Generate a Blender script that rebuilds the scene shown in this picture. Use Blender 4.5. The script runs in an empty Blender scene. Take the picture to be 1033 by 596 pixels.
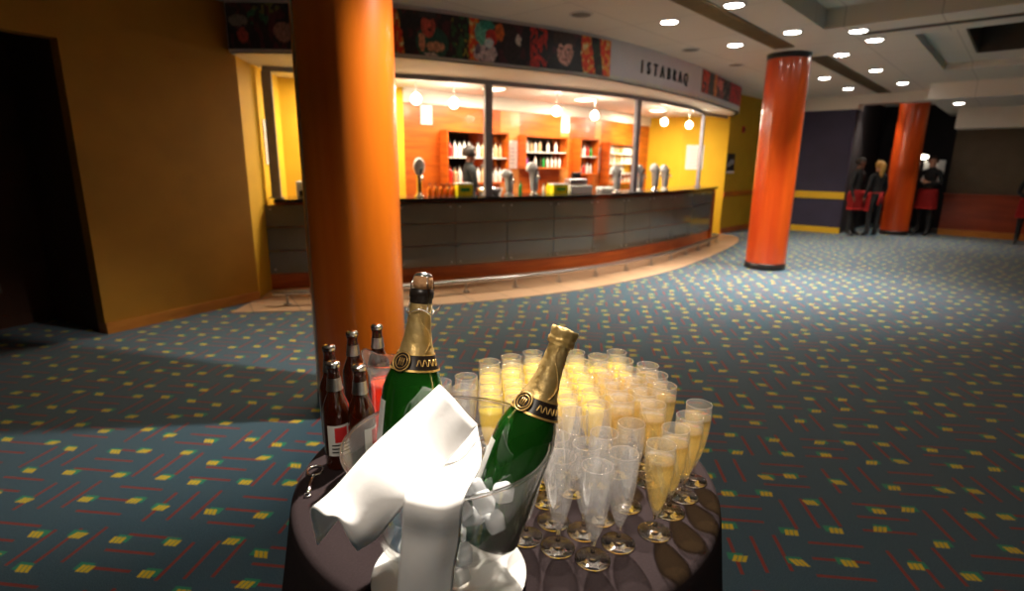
import bpy, bmesh, math, random
from math import sin, cos, pi, radians, sqrt
from mathutils import Vector, Matrix, Euler

random.seed(11)
SC = bpy.context.scene
COL = SC.collection

# ------------------------------------------------------------------ camera
cam_d = bpy.data.cameras.new('camera')
cam_d.sensor_width = 36.0
cam_d.lens = 36.0 * 558.2 / 1033.0
cam_d.clip_start = 0.02
cam = bpy.data.objects.new('camera', cam_d)
COL.objects.link(cam)
cam.matrix_world = (Matrix.Translation((0, 0, 1.55)) @ Matrix.Rotation(radians(90 - 13.49), 4, 'X')
                    @ Matrix.Rotation(radians(0.588), 4, 'Z'))
SC.camera = cam
cam_d.dof.use_dof = True
cam_d.dof.focus_distance = 0.98
cam_d.dof.aperture_fstop = 3.4

# ------------------------------------------------------------------ world, exposure
world = bpy.data.worlds.new('world')
SC.world = world
world.use_nodes = True
bg = world.node_tree.nodes['Background']
bg.inputs[0].default_value = (1.0, 0.72, 0.5, 1)
bg.inputs[1].default_value = 0.035
SC.view_settings.view_transform = 'Standard'
SC.view_settings.look = 'None'
SC.view_settings.exposure = 0.0
SC.view_settings.gamma = 1.0
SC.view_settings.use_curve_mapping = False
SC.cycles.transparent_max_bounces = 64
SC.cycles.max_bounces = 16
SC.cycles.transmission_bounces = 14

WARM = (1.0, 0.87, 0.72)
CEIL = 3.09
SOFF = 2.60


def add_light(name, kind, loc, power, color=WARM, size=0.05, aim=None, cone=None, blend=0.6, parent=None):
    d = bpy.data.lights.new(name, kind)
    d.energy = power
    d.color = color
    if kind == 'SPOT':
        d.spot_size = radians(cone)
        d.spot_blend = blend
        d.shadow_soft_size = size
    elif kind == 'AREA':
        d.shape = 'DISK'
        d.size = size
    else:
        d.shadow_soft_size = size
    o = bpy.data.objects.new(name, d)
    COL.objects.link(o)
    o.location = loc
    if aim is not None:
        v = Vector(aim) - Vector(loc)
        o.rotation_euler = v.to_track_quat('-Z', 'Y').to_euler()
    if parent is not None:
        o.parent = parent
        o.matrix_parent_inverse = parent.matrix_world.inverted()
    return o


# ceiling spots in front of and over the camera, above the top of the picture
add_light('spotlight_over_table', 'SPOT', (0.12, 2.15, 3.04), 900, (1.0, 0.90, 0.78), 0.035, (-0.02, 0.98, 0.95), 36, 0.5)
add_light('spotlight_beside_column', 'SPOT', (0.45, 3.35, 3.04), 420, WARM, 0.05, (-0.85, 3.42, 1.5), 58, 1.0)
add_light('spotlight_front', 'SPOT', (-0.25, -0.25, 3.04), 85, WARM, 0.05, (0.0, 1.6, 0.6), 80, 0.9)
# lamps of the bar's own ceiling
add_light('bar_ceiling_light', 'AREA', (-1.9, 7.7, 2.57), 65, (1.0, 0.85, 0.64), 0.7, (-1.9, 7.7, 0))
add_light('bar_ceiling_light', 'AREA', (-0.3, 8.6, 2.57), 65, (1.0, 0.85, 0.64), 0.7, (-0.3, 8.6, 0))
add_light('bar_ceiling_light', 'AREA', (1.2, 9.9, 2.57), 75, (1.0, 0.85, 0.64), 0.7, (1.2, 9.9, 0))
add_light('bar_ceiling_light', 'AREA', (2.9, 11.7, 2.57), 110, (1.0, 0.85, 0.64), 0.7, (2.9, 11.7, 0))


# ------------------------------------------------------------------ materials
def newmat(name):
    m = bpy.data.materials.new(name)
    m.use_nodes = True
    return m, m.node_tree, m.node_tree.nodes['Principled BSDF']


def setp(b, color=None, rough=0.5, metal=0.0, coat=0.0, spec=None, trans=0.0, ior=None, emis=None, estr=0.0, sheen=0.0):
    if color is not None:
        b.inputs['Base Color'].default_value = (*color, 1)
    b.inputs['Roughness'].default_value = rough
    b.inputs['Metallic'].default_value = metal
    b.inputs['Coat Weight'].default_value = coat
    b.inputs['Coat Roughness'].default_value = 0.08
    if spec is not None:
        b.inputs['Specular IOR Level'].default_value = spec
    b.inputs['Transmission Weight'].default_value = trans
    if ior:
        b.inputs['IOR'].default_value = ior
    if emis:
        b.inputs['Emission Color'].default_value = (*emis, 1)
        b.inputs['Emission Strength'].default_value = estr
    b.inputs['Sheen Weight'].default_value = sheen


def noisy(name, c1, c2, scale=6.0, stretch=(1, 1, 1), detail=4, bump=0.0, lo=0.35, hi=0.65, **kw):
    """two-tone procedural material driven by a noise texture in object space"""
    m, nt, b = newmat(name)
    setp(b, c1, **kw)
    tc = nt.nodes.new('ShaderNodeTexCoord')
    mp = nt.nodes.new('ShaderNodeMapping')
    mp.inputs['Scale'].default_value = stretch
    nz = nt.nodes.new('ShaderNodeTexNoise')
    nz.inputs['Scale'].default_value = scale
    nz.inputs['Detail'].default_value = detail
    cr = nt.nodes.new('ShaderNodeValToRGB')
    cr.color_ramp.elements[0].position = lo
    cr.color_ramp.elements[0].color = (*c1, 1)
    cr.color_ramp.elements[1].position = hi
    cr.color_ramp.elements[1].color = (*c2, 1)
    L = nt.links.new
    L(tc.outputs['Object'], mp.inputs[0])
    L(mp.outputs[0], nz.inputs['Vector'])
    L(nz.outputs['Fac'], cr.inputs[0])
    L(cr.outputs[0], b.inputs['Base Color'])
    if bump:
        bp = nt.nodes.new('ShaderNodeBump')
        bp.inputs['Strength'].default_value = bump
        bp.inputs['Distance'].default_value = 0.01
        L(nz.outputs['Fac'], bp.inputs['Height'])
        L(bp.outputs[0], b.inputs['Normal'])
    return m


def thin_glass(name, tint=(0.97, 0.97, 0.97), rough=0.02, body=None, body_w=0.0, ior=1.45):
    """glass wall a fraction of a millimetre thick: passes light straight on, reflects by Fresnel"""
    m = bpy.data.materials.new(name)
    m.use_nodes = True
    nt = m.node_tree
    nt.nodes.clear()
    L = nt.links.new
    out = nt.nodes.new('ShaderNodeOutputMaterial')
    tr = nt.nodes.new('ShaderNodeBsdfTransparent')
    tr.inputs[0].default_value = (*tint, 1)
    gl = nt.nodes.new('ShaderNodeBsdfGlossy')
    gl.inputs['Color'].default_value = (1, 1, 1, 1)
    gl.inputs['Roughness'].default_value = rough
    fr = nt.nodes.new('ShaderNodeFresnel')
    # a thin sheet reflects the same from both sides: undo the node's inversion of the IOR on back faces
    gm = nt.nodes.new('ShaderNodeNewGeometry')
    io = nt.nodes.new('ShaderNodeMapRange')
    io.inputs['To Min'].default_value = ior
    io.inputs['To Max'].default_value = 1.0 / ior
    L(gm.outputs['Backfacing'], io.inputs['Value'])
    L(io.outputs[0], fr.inputs['IOR'])
    base = tr.outputs[0]
    if body:
        tl = nt.nodes.new('ShaderNodeBsdfTranslucent')
        tl.inputs[0].default_value = (*body, 1)
        df = nt.nodes.new('ShaderNodeBsdfDiffuse')
        df.inputs[0].default_value = (*body, 1)
        m1 = nt.nodes.new('ShaderNodeMixShader')
        m1.inputs[0].default_value = 0.5
        L(tl.outputs[0], m1.inputs[1])
        L(df.outputs[0], m1.inputs[2])
        m2 = nt.nodes.new('ShaderNodeMixShader')
        m2.inputs[0].default_value = body_w
        L(tr.outputs[0], m2.inputs[1])
        L(m1.outputs[0], m2.inputs[2])
        base = m2.outputs[0]
    mx = nt.nodes.new('ShaderNodeMixShader')
    L(fr.outputs[0], mx.inputs[0])
    L(base, mx.inputs[1])
    L(gl.outputs[0], mx.inputs[2])
    L(mx.outputs[0], out.inputs[0])
    return m


def lamp_mat(name, color, strength):
    m, nt, b = newmat(name)
    setp(b, (0.9, 0.9, 0.9), rough=0.4, emis=color, estr=strength)
    return m


M = {}
M['column_wood'] = noisy('column_cherry_veneer', (0.62, 0.095, 0.004), (0.95, 0.24, 0.012), 2.2, (2.2, 2.2, 0.16), 6, rough=0.32, coat=0.5, lo=0.3, hi=0.72)
M['column_wood_red'] = noisy('column_red_veneer', (0.56, 0.05, 0.006), (0.80, 0.12, 0.012), 2.2, (2.2, 2.2, 0.16), 6, rough=0.3, coat=0.5, lo=0.3, hi=0.7)
M['bar_wood'] = noisy('bar_orange_wood', (0.42, 0.075, 0.006), (0.62, 0.135, 0.012), 3.0, (0.6, 0.6, 6.0), 5, rough=0.35, coat=0.3)
M['dado_wood'] = noisy('dark_red_dado_wood', (0.27, 0.036, 0.007), (0.38, 0.055, 0.010), 2.0, (0.7, 0.7, 5.0), 5, rough=0.4, coat=0.2)
M['skirt_wood'] = noisy('skirting_wood', (0.45, 0.15, 0.02), (0.60, 0.23, 0.03), 3, (1, 1, 5), 4, rough=0.45)
M['wall_ochre'] = noisy('wall_ochre_paint', (0.40, 0.18, 0.008), (0.45, 0.205, 0.010), 3.0, rough=0.75)
M['wall_yellow'] = noisy('wall_yellow_paint', (0.78, 0.46, 0.012), (0.82, 0.50, 0.015), 3.0, rough=0.7)
M['wall_pier'] = noisy('pier_yellow_paint', (0.60, 0.33, 0.010), (0.64, 0.36, 0.012), 3.0, rough=0.7)
M['light_wood'] = noisy('pale_orange_wood', (0.66, 0.24, 0.05), (0.78, 0.32, 0.08), 3.0, (0.6, 0.6, 5.0), 5, rough=0.35, coat=0.3)
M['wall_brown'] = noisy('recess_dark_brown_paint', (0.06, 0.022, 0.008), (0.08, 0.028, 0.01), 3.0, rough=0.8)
M['wall_navy'] = noisy('wall_navy_paint', (0.030, 0.026, 0.06), (0.036, 0.03, 0.07), 3.0, rough=0.7)
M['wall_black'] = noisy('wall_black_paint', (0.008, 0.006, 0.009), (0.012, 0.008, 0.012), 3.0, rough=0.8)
M['wall_taupe'] = noisy('wall_taupe_paint', (0.13, 0.095, 0.06), (0.15, 0.11, 0.07), 3.0, rough=0.8)
M['cream'] = noisy('cream_plaster', (0.76, 0.71, 0.60), (0.79, 0.74, 0.63), 4.0, rough=0.8)
M['white_panel'] = noisy('white_sign_panel', (0.66, 0.62, 0.64), (0.70, 0.66, 0.68), 4.0, rough=0.5)
M['coffer_dark'] = noisy('coffer_dark_paint', (0.10, 0.08, 0.06), (0.13, 0.10, 0.075), 4.0, rough=0.8)
M['diffuser'] = noisy('diffuser_bronze', (0.15, 0.11, 0.055), (0.20, 0.15, 0.08), 6.0, rough=0.5)
M['granite'] = noisy('dark_countertop', (0.012, 0.011, 0.012), (0.035, 0.032, 0.03), 60, rough=0.15, coat=0.4)
M['bar_panel'] = noisy('grey_green_glass_panel', (0.15, 0.135, 0.10), (0.19, 0.17, 0.13), 1.2, rough=0.16, coat=0.8)
M['steel'] = noisy('brushed_steel', (0.52, 0.50, 0.50), (0.62, 0.60, 0.60), 30, rough=0.3, metal=1.0)
M['post_grey'] = noisy('grey_post_paint', (0.22, 0.20, 0.23), (0.25, 0.23, 0.26), 10, rough=0.45)
M['chrome'] = noisy('chrome', (0.82, 0.82, 0.82), (0.88, 0.88, 0.88), 10, rough=0.12, metal=1.0)
M['black'] = noisy('black_plastic', (0.010, 0.010, 0.010), (0.018, 0.018, 0.018), 20, rough=0.4)
M['black_band'] = noisy('black_column_band', (0.012, 0.009, 0.009), (0.02, 0.014, 0.012), 20, rough=0.35)
M['white_plastic'] = noisy('white_plastic', (0.75, 0.75, 0.74), (0.80, 0.80, 0.79), 10, rough=0.35)
M['paper'] = noisy('white_paper', (0.80, 0.79, 0.76), (0.84, 0.83, 0.80), 8, rough=0.7)
M['paper_ink'] = noisy('grey_ink', (0.35, 0.33, 0.34), (0.45, 0.42, 0.42), 40, rough=0.7)
M['tablecloth'] = noisy('charcoal_tablecloth', (0.020, 0.0135, 0.014), (0.025, 0.017, 0.018), 260, rough=0.95, bump=0.03, spec=0.1)
M['napkin'] = noisy('white_napkin', (0.80, 0.79, 0.78), (0.84, 0.83, 0.82), 30, rough=0.8, bump=0.06)
M['china'] = noisy('white_china', (0.82, 0.81, 0.79), (0.85, 0.84, 0.82), 5, rough=0.15, coat=0.6)
M['thin_glass'] = thin_glass('thin_glass_bright_haze', (0.965, 0.965, 0.96), 0.06, (1.0, 0.96, 0.93), 0.10, ior=2.3)  # whitish haze mixed into the colour stands in for bright reflections
M['bucket_glass'] = thin_glass('thick_glass_bright_haze', (0.95, 0.95, 0.94), 0.04, (1.0, 0.98, 0.95), 0.035, ior=1.75)  # faint white haze in the colour replaces reflections that brighten the walls
M['champagne'] = thin_glass('pale_champagne', (1.0, 0.90, 0.58), 0.03, (1.0, 0.74, 0.22), 0.10, 1.33)
M['backlit_champagne'] = thin_glass('champagne_backlit_yellow', (1.0, 0.92, 0.25), 0.05, (1.0, 0.80, 0.03), 0.72, 1.33)  # champagne whose glow from light behind is put into the yellow colour
M['red_drink'] = thin_glass('red_orange_drink', (1.0, 0.30, 0.12), 0.05, (1.0, 0.10, 0.02), 0.75, 1.33)
m, nt, b = newmat('solid_clear_glass'); setp(b, (1, 1, 1), rough=0.02, trans=1.0, ior=1.48); M['solid_glass'] = m
m, nt, b = newmat('ice'); setp(b, (0.97, 0.98, 1), rough=0.12, trans=0.55, ior=1.31); M['ice'] = m
m, nt, b = newmat('green_bottle_glass'); setp(b, (0.010, 0.09, 0.008), rough=0.06, trans=0.3, ior=1.5, coat=1.0); M['green_glass'] = m
m, nt, b = newmat('amber_bottle_glass'); setp(b, (0.07, 0.012, 0.003), rough=0.06, trans=0.5, ior=1.5, coat=1.0); M['amber_glass'] = m
m, nt, b = newmat('dark_amber_glass'); setp(b, (0.03, 0.006, 0.003), rough=0.06, trans=0.3, ior=1.5, coat=1.0); M['dark_amber'] = m
M['gold_foil'] = noisy('gold_foil', (0.74, 0.50, 0.17), (0.88, 0.64, 0.28), 40, bump=0.4, rough=0.42, metal=0.6)
M['gold_print'] = noisy('gold_print', (0.80, 0.50, 0.14), (0.88, 0.58, 0.2), 20, rough=0.4, metal=0.6)
M['collar_black'] = noisy('black_foil_collar', (0.018, 0.012, 0.010), (0.03, 0.02, 0.014), 20, rough=0.35)
M['cork'] = noisy('cork', (0.50, 0.24, 0.10), (0.66, 0.36, 0.17), 60, rough=0.8, bump=0.3)
M['label_white'] = noisy('white_bottle_label', (0.72, 0.72, 0.68), (0.78, 0.78, 0.74), 20, rough=0.5)
M['label_red'] = noisy('red_label_print', (0.60, 0.02, 0.02), (0.66, 0.03, 0.03), 20, rough=0.5)
M['lamp_white'] = lamp_mat('lit_lamp_glass', (1.0, 0.93, 0.85), 30.0)
M['pendant_white'] = lamp_mat('lit_pendant_glass', (1.0, 0.90, 0.72), 9.0)
M['panel_light'] = lamp_mat('lit_bar_downlight', (1.0, 0.88, 0.62), 6.0)
M['ring'] = noisy('downlight_ring', (0.6, 0.58, 0.54), (0.66, 0.63, 0.6), 20, rough=0.4)
M['speaker_grey'] = noisy('speaker_grille', (0.18, 0.16, 0.13), (0.25, 0.22, 0.18), 200, rough=0.6)
M['mirror'] = noisy('dark_mirror', (0.30, 0.26, 0.22), (0.34, 0.30, 0.26), 2, rough=0.06, metal=1.0)
M['skin'] = noisy('skin', (0.46, 0.21, 0.13), (0.54, 0.27, 0.17), 20, rough=0.55)
M['skin_dark'] = noisy('deep_skin', (0.16, 0.06, 0.035), (0.20, 0.08, 0.045), 20, rough=0.55)
M['cloth_black'] = noisy('black_clothing', (0.010, 0.010, 0.011), (0.020, 0.019, 0.02), 40, rough=0.9)
M['cloth_slate'] = noisy('slate_shirt', (0.010, 0.013, 0.014), (0.018, 0.022, 0.023), 40, rough=0.9)
M['apron_red'] = noisy('red_apron', (0.36, 0.008, 0.008), (0.45, 0.014, 0.012), 20, rough=0.8)
M['hair_dark'] = noisy('dark_hair', (0.012, 0.008, 0.006), (0.025, 0.015, 0.01), 60, rough=0.6)
M['hair_blond'] = noisy('blonde_hair', (0.50, 0.26, 0.05), (0.62, 0.36, 0.09), 60, rough=0.6)
M['socket'] = noisy('socket_plastic', (0.10, 0.08, 0.06), (0.13, 0.10, 0.08), 20, rough=0.4)
for nm, c in dict(orange=(0.85, 0.18, 0.01), yellow=(0.80, 0.72, 0.02), green=(0.03, 0.30, 0.06), red=(0.6, 0.03, 0.02),
                  purple=(0.35, 0.12, 0.55), blue=(0.08, 0.14, 0.5), tan=(0.62, 0.42, 0.22), clear=(0.70, 0.70, 0.66)).items():
    M['b_' + nm] = noisy(nm + '_bottle_glass', c, tuple(min(1, v * 1.25 + .01) for v in c), 20, rough=0.15, coat=0.7)


def brick_mat(name, c1, c2, mortar, bw, bh, msize, rot=0.0, rough=0.6):
    m, nt, b = newmat(name)
    setp(b, c1, rough=rough)
    tc = nt.nodes.new('ShaderNodeTexCoord')
    mp = nt.nodes.new('ShaderNodeMapping')
    mp.inputs['Rotation'].default_value = (0, 0, rot)
    br = nt.nodes.new('ShaderNodeTexBrick')
    br.offset = 0.0
    br.inputs['Color1'].default_value = (*c1, 1)
    br.inputs['Color2'].default_value = (*c2, 1)
    br.inputs['Mortar'].default_value = (*mortar, 1)
    br.inputs['Scale'].default_value = 1.0
    br.inputs['Mortar Size'].default_value = msize
    br.inputs['Brick Width'].default_value = bw
    br.inputs['Row Height'].default_value = bh
    nt.links.new(tc.outputs['Object'], mp.inputs[0])
    nt.links.new(mp.outputs[0], br.inputs['Vector'])
    nt.links.new(br.outputs['Color'], b.inputs['Base Color'])
    return m


M['ceiling'] = brick_mat('ceiling_panels', (0.76, 0.71, 0.62), (0.78, 0.73, 0.64), (0.52, 0.48, 0.42), 1.2, 0.9, 0.006, radians(-48), 0.85)
M['tile'] = brick_mat('beige_floor_tile', (0.62, 0.40, 0.24), (0.68, 0.45, 0.28), (0.40, 0.25, 0.15), 0.45, 0.9, 0.008, radians(-30), 0.35)


def carpet_mat():
    m, nt, b = newmat('patterned_teal_carpet')
    setp(b, (0.02, 0.08, 0.10), rough=0.95, sheen=0.15)
    N = nt.nodes.new
    L = nt.links.new

    def val(x):
        return x

    def math_(op, a, bb=None, c=None, clamp=False):
        n = N('ShaderNodeMath'); n.operation = op; n.use_clamp = clamp
        for i, v in enumerate((a, bb, c)):
            if v is None:
                continue
            if isinstance(v, (int, float)):
                n.inputs[i].default_value = v
            else:
                L(v, n.inputs[i])
        return n.outputs[0]

    tc = N('ShaderNodeTexCoord')
    mp = N('ShaderNodeMapping'); mp.inputs['Rotation'].default_value = (0, 0, radians(6.5))
    L(tc.outputs['Object'], mp.inputs[0])
    sx = N('ShaderNodeSeparateXYZ'); L(mp.outputs[0], sx.inputs[0])
    X, Y = sx.outputs[0], sx.outputs[1]

    def cellrand(cx, cy, seed):
        w = N('ShaderNodeCombineXYZ'); L(cx, w.inputs[0]); L(cy, w.inputs[1]); w.inputs[2].default_value = seed
        r = N('ShaderNodeTexWhiteNoise'); r.noise_dimensions = '3D'; L(w.outputs[0], r.inputs['Vector'])
        return r.outputs['Value']

    def box(dx, dy, hw, hh):
        a = math_('LESS_THAN', math_('ABSOLUTE', dx), hw)
        c = math_('LESS_THAN', math_('ABSOLUTE', dy), hh)
        return math_('MULTIPLY', a, c)

    # --- spots
    P = 0.215
    cx = math_('FLOOR', math_('DIVIDE', X, P)); cy = math_('FLOOR', math_('DIVIDE', Y, P))
    lx = math_('SUBTRACT', X, math_('MULTIPLY', math_('ADD', cx, 0.5), P))
    ly = math_('SUBTRACT', Y, math_('MULTIPLY', math_('ADD', cy, 0.5), P))
    r1 = cellrand(cx, cy, 1.0); r2 = cellrand(cx, cy, 2.0); r3 = cellrand(cx, cy, 3.0); r4 = cellrand(cx, cy, 4.0)
    lx = math_('SUBTRACT', lx, math_('MULTIPLY', math_('SUBTRACT', r1, 0.5), 0.095))
    ly = math_('SUBTRACT', ly, math_('MULTIPLY', math_('SUBTRACT', r2, 0.5), 0.095))
    sgn = math_('SUBTRACT', math_('MULTIPLY', math_('GREATER_THAN', r3, 0.5), 2.0), 1.0)
    # a little shear, different in every cell
    lxs = math_('ADD', lx, math_('MULTIPLY', ly, math_('MULTIPLY', math_('SUBTRACT', r4, 0.5), 1.1)))
    yel = box(lxs, ly, 0.029, 0.019)
    bars = math_('LESS_THAN', math_('ABSOLUTE', math_('SUBTRACT', math_('FRACT', math_('ADD', math_('MULTIPLY', lxs, 1 / 0.0193), 0.5)), 0.5)), 0.41)
    yel = math_('MULTIPLY', yel, bars)
    gr = box(math_('SUBTRACT', lx, math_('MULTIPLY', sgn, 0.014)), math_('SUBTRACT', ly, 0.011), 0.032, 0.021)
    # --- woven red strokes: three parallel strokes in each block, turned in every other block
    B = 0.318
    bx = math_('FLOOR', math_('DIVIDE', X, B)); by = math_('FLOOR', math_('DIVIDE', Y, B))
    par = math_('PINGPONG', math_('ADD', bx, by), 1.0)
    mx = math_('SUBTRACT', X, math_('MULTIPLY', math_('ADD', bx, 0.5), B))
    my = math_('SUBTRACT', Y, math_('MULTIPLY', math_('ADD', by, 0.5), B))

    def strokes(a, c):
        f = math_('SUBTRACT', math_('FRACT', math_('ADD', math_('DIVIDE', c, 0.1), 0.5)), 0.5)
        row = math_('ROUND', math_('DIVIDE', c, 0.1))
        sh = math_('SUBTRACT', a, math_('MULTIPLY', row, 0.022))
        ln = math_('LESS_THAN', math_('ABSOLUTE', f), 0.075)
        le = math_('LESS_THAN', math_('ABSOLUTE', sh), 0.11)
        inr = math_('LESS_THAN', math_('ABSOLUTE', c), 0.14)
        return math_('MULTIPLY', math_('MULTIPLY', ln, le), inr)

    s1 = strokes(mx, my); s2 = strokes(my, mx)
    red = math_('ADD', math_('MULTIPLY', s1, par), math_('MULTIPLY', s2, math_('SUBTRACT', 1.0, par)), clamp=True)
    nz = N('ShaderNodeTexNoise'); nz.inputs['Scale'].default_value = 260; nz.inputs['Detail'].default_value = 3
    L(tc.outputs['Object'], nz.inputs['Vector'])
    ramp = N('ShaderNodeValToRGB')
    ramp.color_ramp.elements[0].position = 0.35; ramp.color_ramp.elements[0].color = (0.014, 0.056, 0.102, 1)
    ramp.color_ramp.elements[1].position = 0.65; ramp.color_ramp.elements[1].color = (0.056, 0.148, 0.215, 1)
    L(nz.outputs['Fac'], ramp.inputs[0])

    def mix(fac, a, col):
        n = N('ShaderNodeMixRGB'); L(fac, n.inputs[0]); L(a, n.inputs[1]); n.inputs[2].default_value = (*col, 1)
        return n.outputs[0]

    c = mix(red, ramp.outputs[0], (0.27, 0.035, 0.028))
    c = mix(gr, c, (0.02, 0.30, 0.17))
    c = mix(yel, c, (0.78, 0.58, 0.02))
    L(c, b.inputs['Base Color'])
    bp = N('ShaderNodeBump'); bp.inputs['Strength'].default_value = 0.35; bp.inputs['Distance'].default_value = 0.004
    L(nz.outputs['Fac'], bp.inputs['Height']); L(bp.outputs[0], b.inputs['Normal'])
    return m


M['carpet'] = carpet_mat()


# ------------------------------------------------------------------ mesh helpers
def link(name, bm, mat=None, parent=None, smooth=False, loc=None):
    me = bpy.data.meshes.new(name)
    bmesh.ops.recalc_face_normals(bm, faces=bm.faces)
    bm.to_mesh(me)
    bm.free()
    if mat is not None:
        for mm in (mat if isinstance(mat, (list, tuple)) else [mat]):
            me.materials.append(mm)
    if smooth:
        for p in me.polygons:
            p.use_smooth = True
    o = bpy.data.objects.new(name, me)
    COL.objects.link(o)
    if loc is not None:
        o.location = loc
    if parent is not None:
        o.parent = parent
    return o


def empty(name, loc=(0, 0, 0), rot=(0, 0, 0)):
    o = bpy.data.objects.new(name, None)
    o.empty_display_size = 0.1
    COL.objects.link(o)
    o.location = loc
    o.rotation_euler = rot
    return o


def tag(o, label, cat, group=None, kind=None):
    o['label'] = label
    o['category'] = cat
    if group:
        o['group'] = group
    if kind:
        o['kind'] = kind
    return o


def struct(o):
    o['kind'] = 'structure'
    return o


def copy_tree(o, parent=None):
    c = o.copy()
    COL.objects.link(c)
    c.parent = parent
    for ch in list(o.children):
        copy_tree(ch, c)
    return c


def BM():
    return bmesh.new()


def box(bm, c, s, rz=0.0, bevel=0.0, rot=None):
    R = rot.to_4x4() if rot is not None else Matrix.Rotation(rz, 4, 'Z')
    mt = Matrix.Translation(c) @ R @ Matrix.Diagonal((*s, 1))
    r = bmesh.ops.create_cube(bm, size=1.0, matrix=mt)
    if bevel:
        es = list({e for v in r['verts'] for e in v.link_edges})
        bmesh.ops.bevel(bm, geom=es, offset=bevel, segments=2, affect='EDGES', profile=0.5)
    return bm


def lathe(bm, prof, n=32, mt=Matrix.Identity(4), mi=0, a0=0.0, a1=2 * pi, wob=None):
    full = abs(a1 - a0 - 2 * pi) < 1e-6
    k = n if full else n + 1
    rings = []
    for r, z in prof:
        if r < 1e-6:
            rings.append([bm.verts.new(mt @ Vector((0, 0, z)))])
        else:
            ring = []
            for i in range(k):
                a = a0 + (a1 - a0) * i / n
                rr, zz = (wob(r, z, a) if wob else (r, z))
                ring.append(bm.verts.new(mt @ Vector((rr * cos(a), rr * sin(a), zz))))
            rings.append(ring)
    for A, B_ in zip(rings[:-1], rings[1:]):
        for i in range(n):
            j = (i + 1) % k
            if len(A) == 1 and len(B_) == 1:
                continue
            if len(A) == 1:
                f = bm.faces.new((A[0], B_[i], B_[j]))
            elif len(B_) == 1:
                f = bm.faces.new((A[i], A[j], B_[0]))
            else:
                f = bm.faces.new((A[i], A[j], B_[j], B_[i]))
            f.material_index = mi
    return bm


def tube(bm, pts, r, n=10, closed=False, cap=True):
    pts = [Vector(p) for p in pts]
    rings = []
    N = len(pts)
    up = None
    for i, p in enumerate(pts):
        if closed:
            t = (pts[(i + 1) % N] - pts[i - 1]).normalized()
        else:
            t = (pts[min(i + 1, N - 1)] - pts[max(i - 1, 0)]).normalized()
        if up is None:
            up = Vector((0, 0, 1)) if abs(t.z) < 0.9 else Vector((1, 0, 0))
        s = t.cross(up).normalized()
        up = s.cross(t).normalized()
        rr = r[i] if isinstance(r, (list, tuple)) else r
        rings.append([bm.verts.new(p + s * rr * cos(2 * pi * k / n) + up * rr * sin(2 * pi * k / n)) for k in range(n)])
    m = N if closed else N - 1
    for i in range(m):
        A, B_ = rings[i], rings[(i + 1) % N]
        for k in range(n):
            bm.faces.new((A[k], A[(k + 1) % n], B_[(k + 1) % n], B_[k]))
    if cap and not closed:
        bm.faces.new(rings[0][::-1])
        bm.faces.new(rings[-1])
    return bm


def poly_prism(bm, pts, z0, z1):
    a = [bm.verts.new((x, y, z0)) for x, y in pts]
    c = [bm.verts.new((x, y, z1)) for x, y in pts]
    bm.faces.new(a[::-1])
    bm.faces.new(c)
    n = len(pts)
    for i in range(n):
        bm.faces.new((a[i], a[(i + 1) % n], c[(i + 1) % n], c[i]))
    return bm


def catmull(P, n=8):
    P = [Vector(p) for p in P]
    out = []
    for i in range(len(P) - 1):
        p0 = P[i - 1] if i > 0 else P[0] * 2 - P[1]
        p1, p2 = P[i], P[i + 1]
        p3 = P[i + 2] if i + 2 < len(P) else P[-1] * 2 - P[-2]
        for k in range(n):
            t = k / n
            out.append(0.5 * ((2 * p1) + (p2 - p0) * t + (2 * p0 - 5 * p1 + 4 * p2 - p3) * t * t + (3 * p1 - p0 - 3 * p2 + p3) * t ** 3))
    out.append(P[-1])
    return out


class Path:
    """plan curve walked by arc length; off > 0 is towards the room (right of travel)"""

    def __init__(self, P, n=10):
        self.p = catmull([(x, y, 0) for x, y in P], n)
        self.s = [0.0]
        for a, c in zip(self.p[:-1], self.p[1:]):
            self.s.append(self.s[-1] + (c - a).length)
        self.L = self.s[-1]

    def at(self, s, off=0.0, z=0.0):
        s = max(0.0, min(self.L, s))
        i = 0
        while i < len(self.s) - 2 and self.s[i + 1] < s:
            i += 1
        t = (s - self.s[i]) / (self.s[i + 1] - self.s[i])
        q = self.p[i].lerp(self.p[i + 1], t)
        a = self.p[max(i - 1, 0)]; c = self.p[min(i + 2, len(self.p) - 1)]
        d = (c - a).normalized()
        return Vector((q.x + d.y * off, q.y - d.x * off, z)), math.atan2(d.y, d.x)

    def slab(self, bm, s0, s1, o0, o1, z0, z1, step=0.12):
        n = max(1, int((s1 - s0) / step))
        rings = []
        for i in range(n + 1):
            s = s0 + (s1 - s0) * i / n
            a, _ = self.at(s, o0); c, _ = self.at(s, o1)
            rings.append([bm.verts.new((a.x, a.y, z0)), bm.verts.new((c.x, c.y, z0)), bm.verts.new((c.x, c.y, z1)), bm.verts.new((a.x, a.y, z1))])
        for A, B_ in zip(rings[:-1], rings[1:]):
            for k in range(4):
                bm.faces.new((A[k], A[(k + 1) % 4], B_[(k + 1) % 4], B_[k]))
        bm.faces.new(rings[0][::-1]); bm.faces.new(rings[-1])
        return bm


def wall_quad(bm, a, c, z0, z1, thick=0.12):
    """vertical wall from plan point a to c, thickness laid to the left of travel (away from the room)"""
    d = (Vector((c[0], c[1], 0)) - Vector((a[0], a[1], 0))).normalized()
    n = Vector((-d.y, d.x, 0)) * thick
    pts = [(a[0], a[1]), (c[0], c[1]), (c[0] + n.x, c[1] + n.y), (a[0] + n.x, a[1] + n.y)]
    return poly_prism(bm, pts, z0, z1)


U = Vector((0.669, 0.743, 0)).normalized()
V = Vector((0.743, -0.669, 0)).normalized()


def uv(u, v):
    p = U * u + V * v
    return (p.x, p.y)


UA = math.atan2(U.y, U.x)

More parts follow.
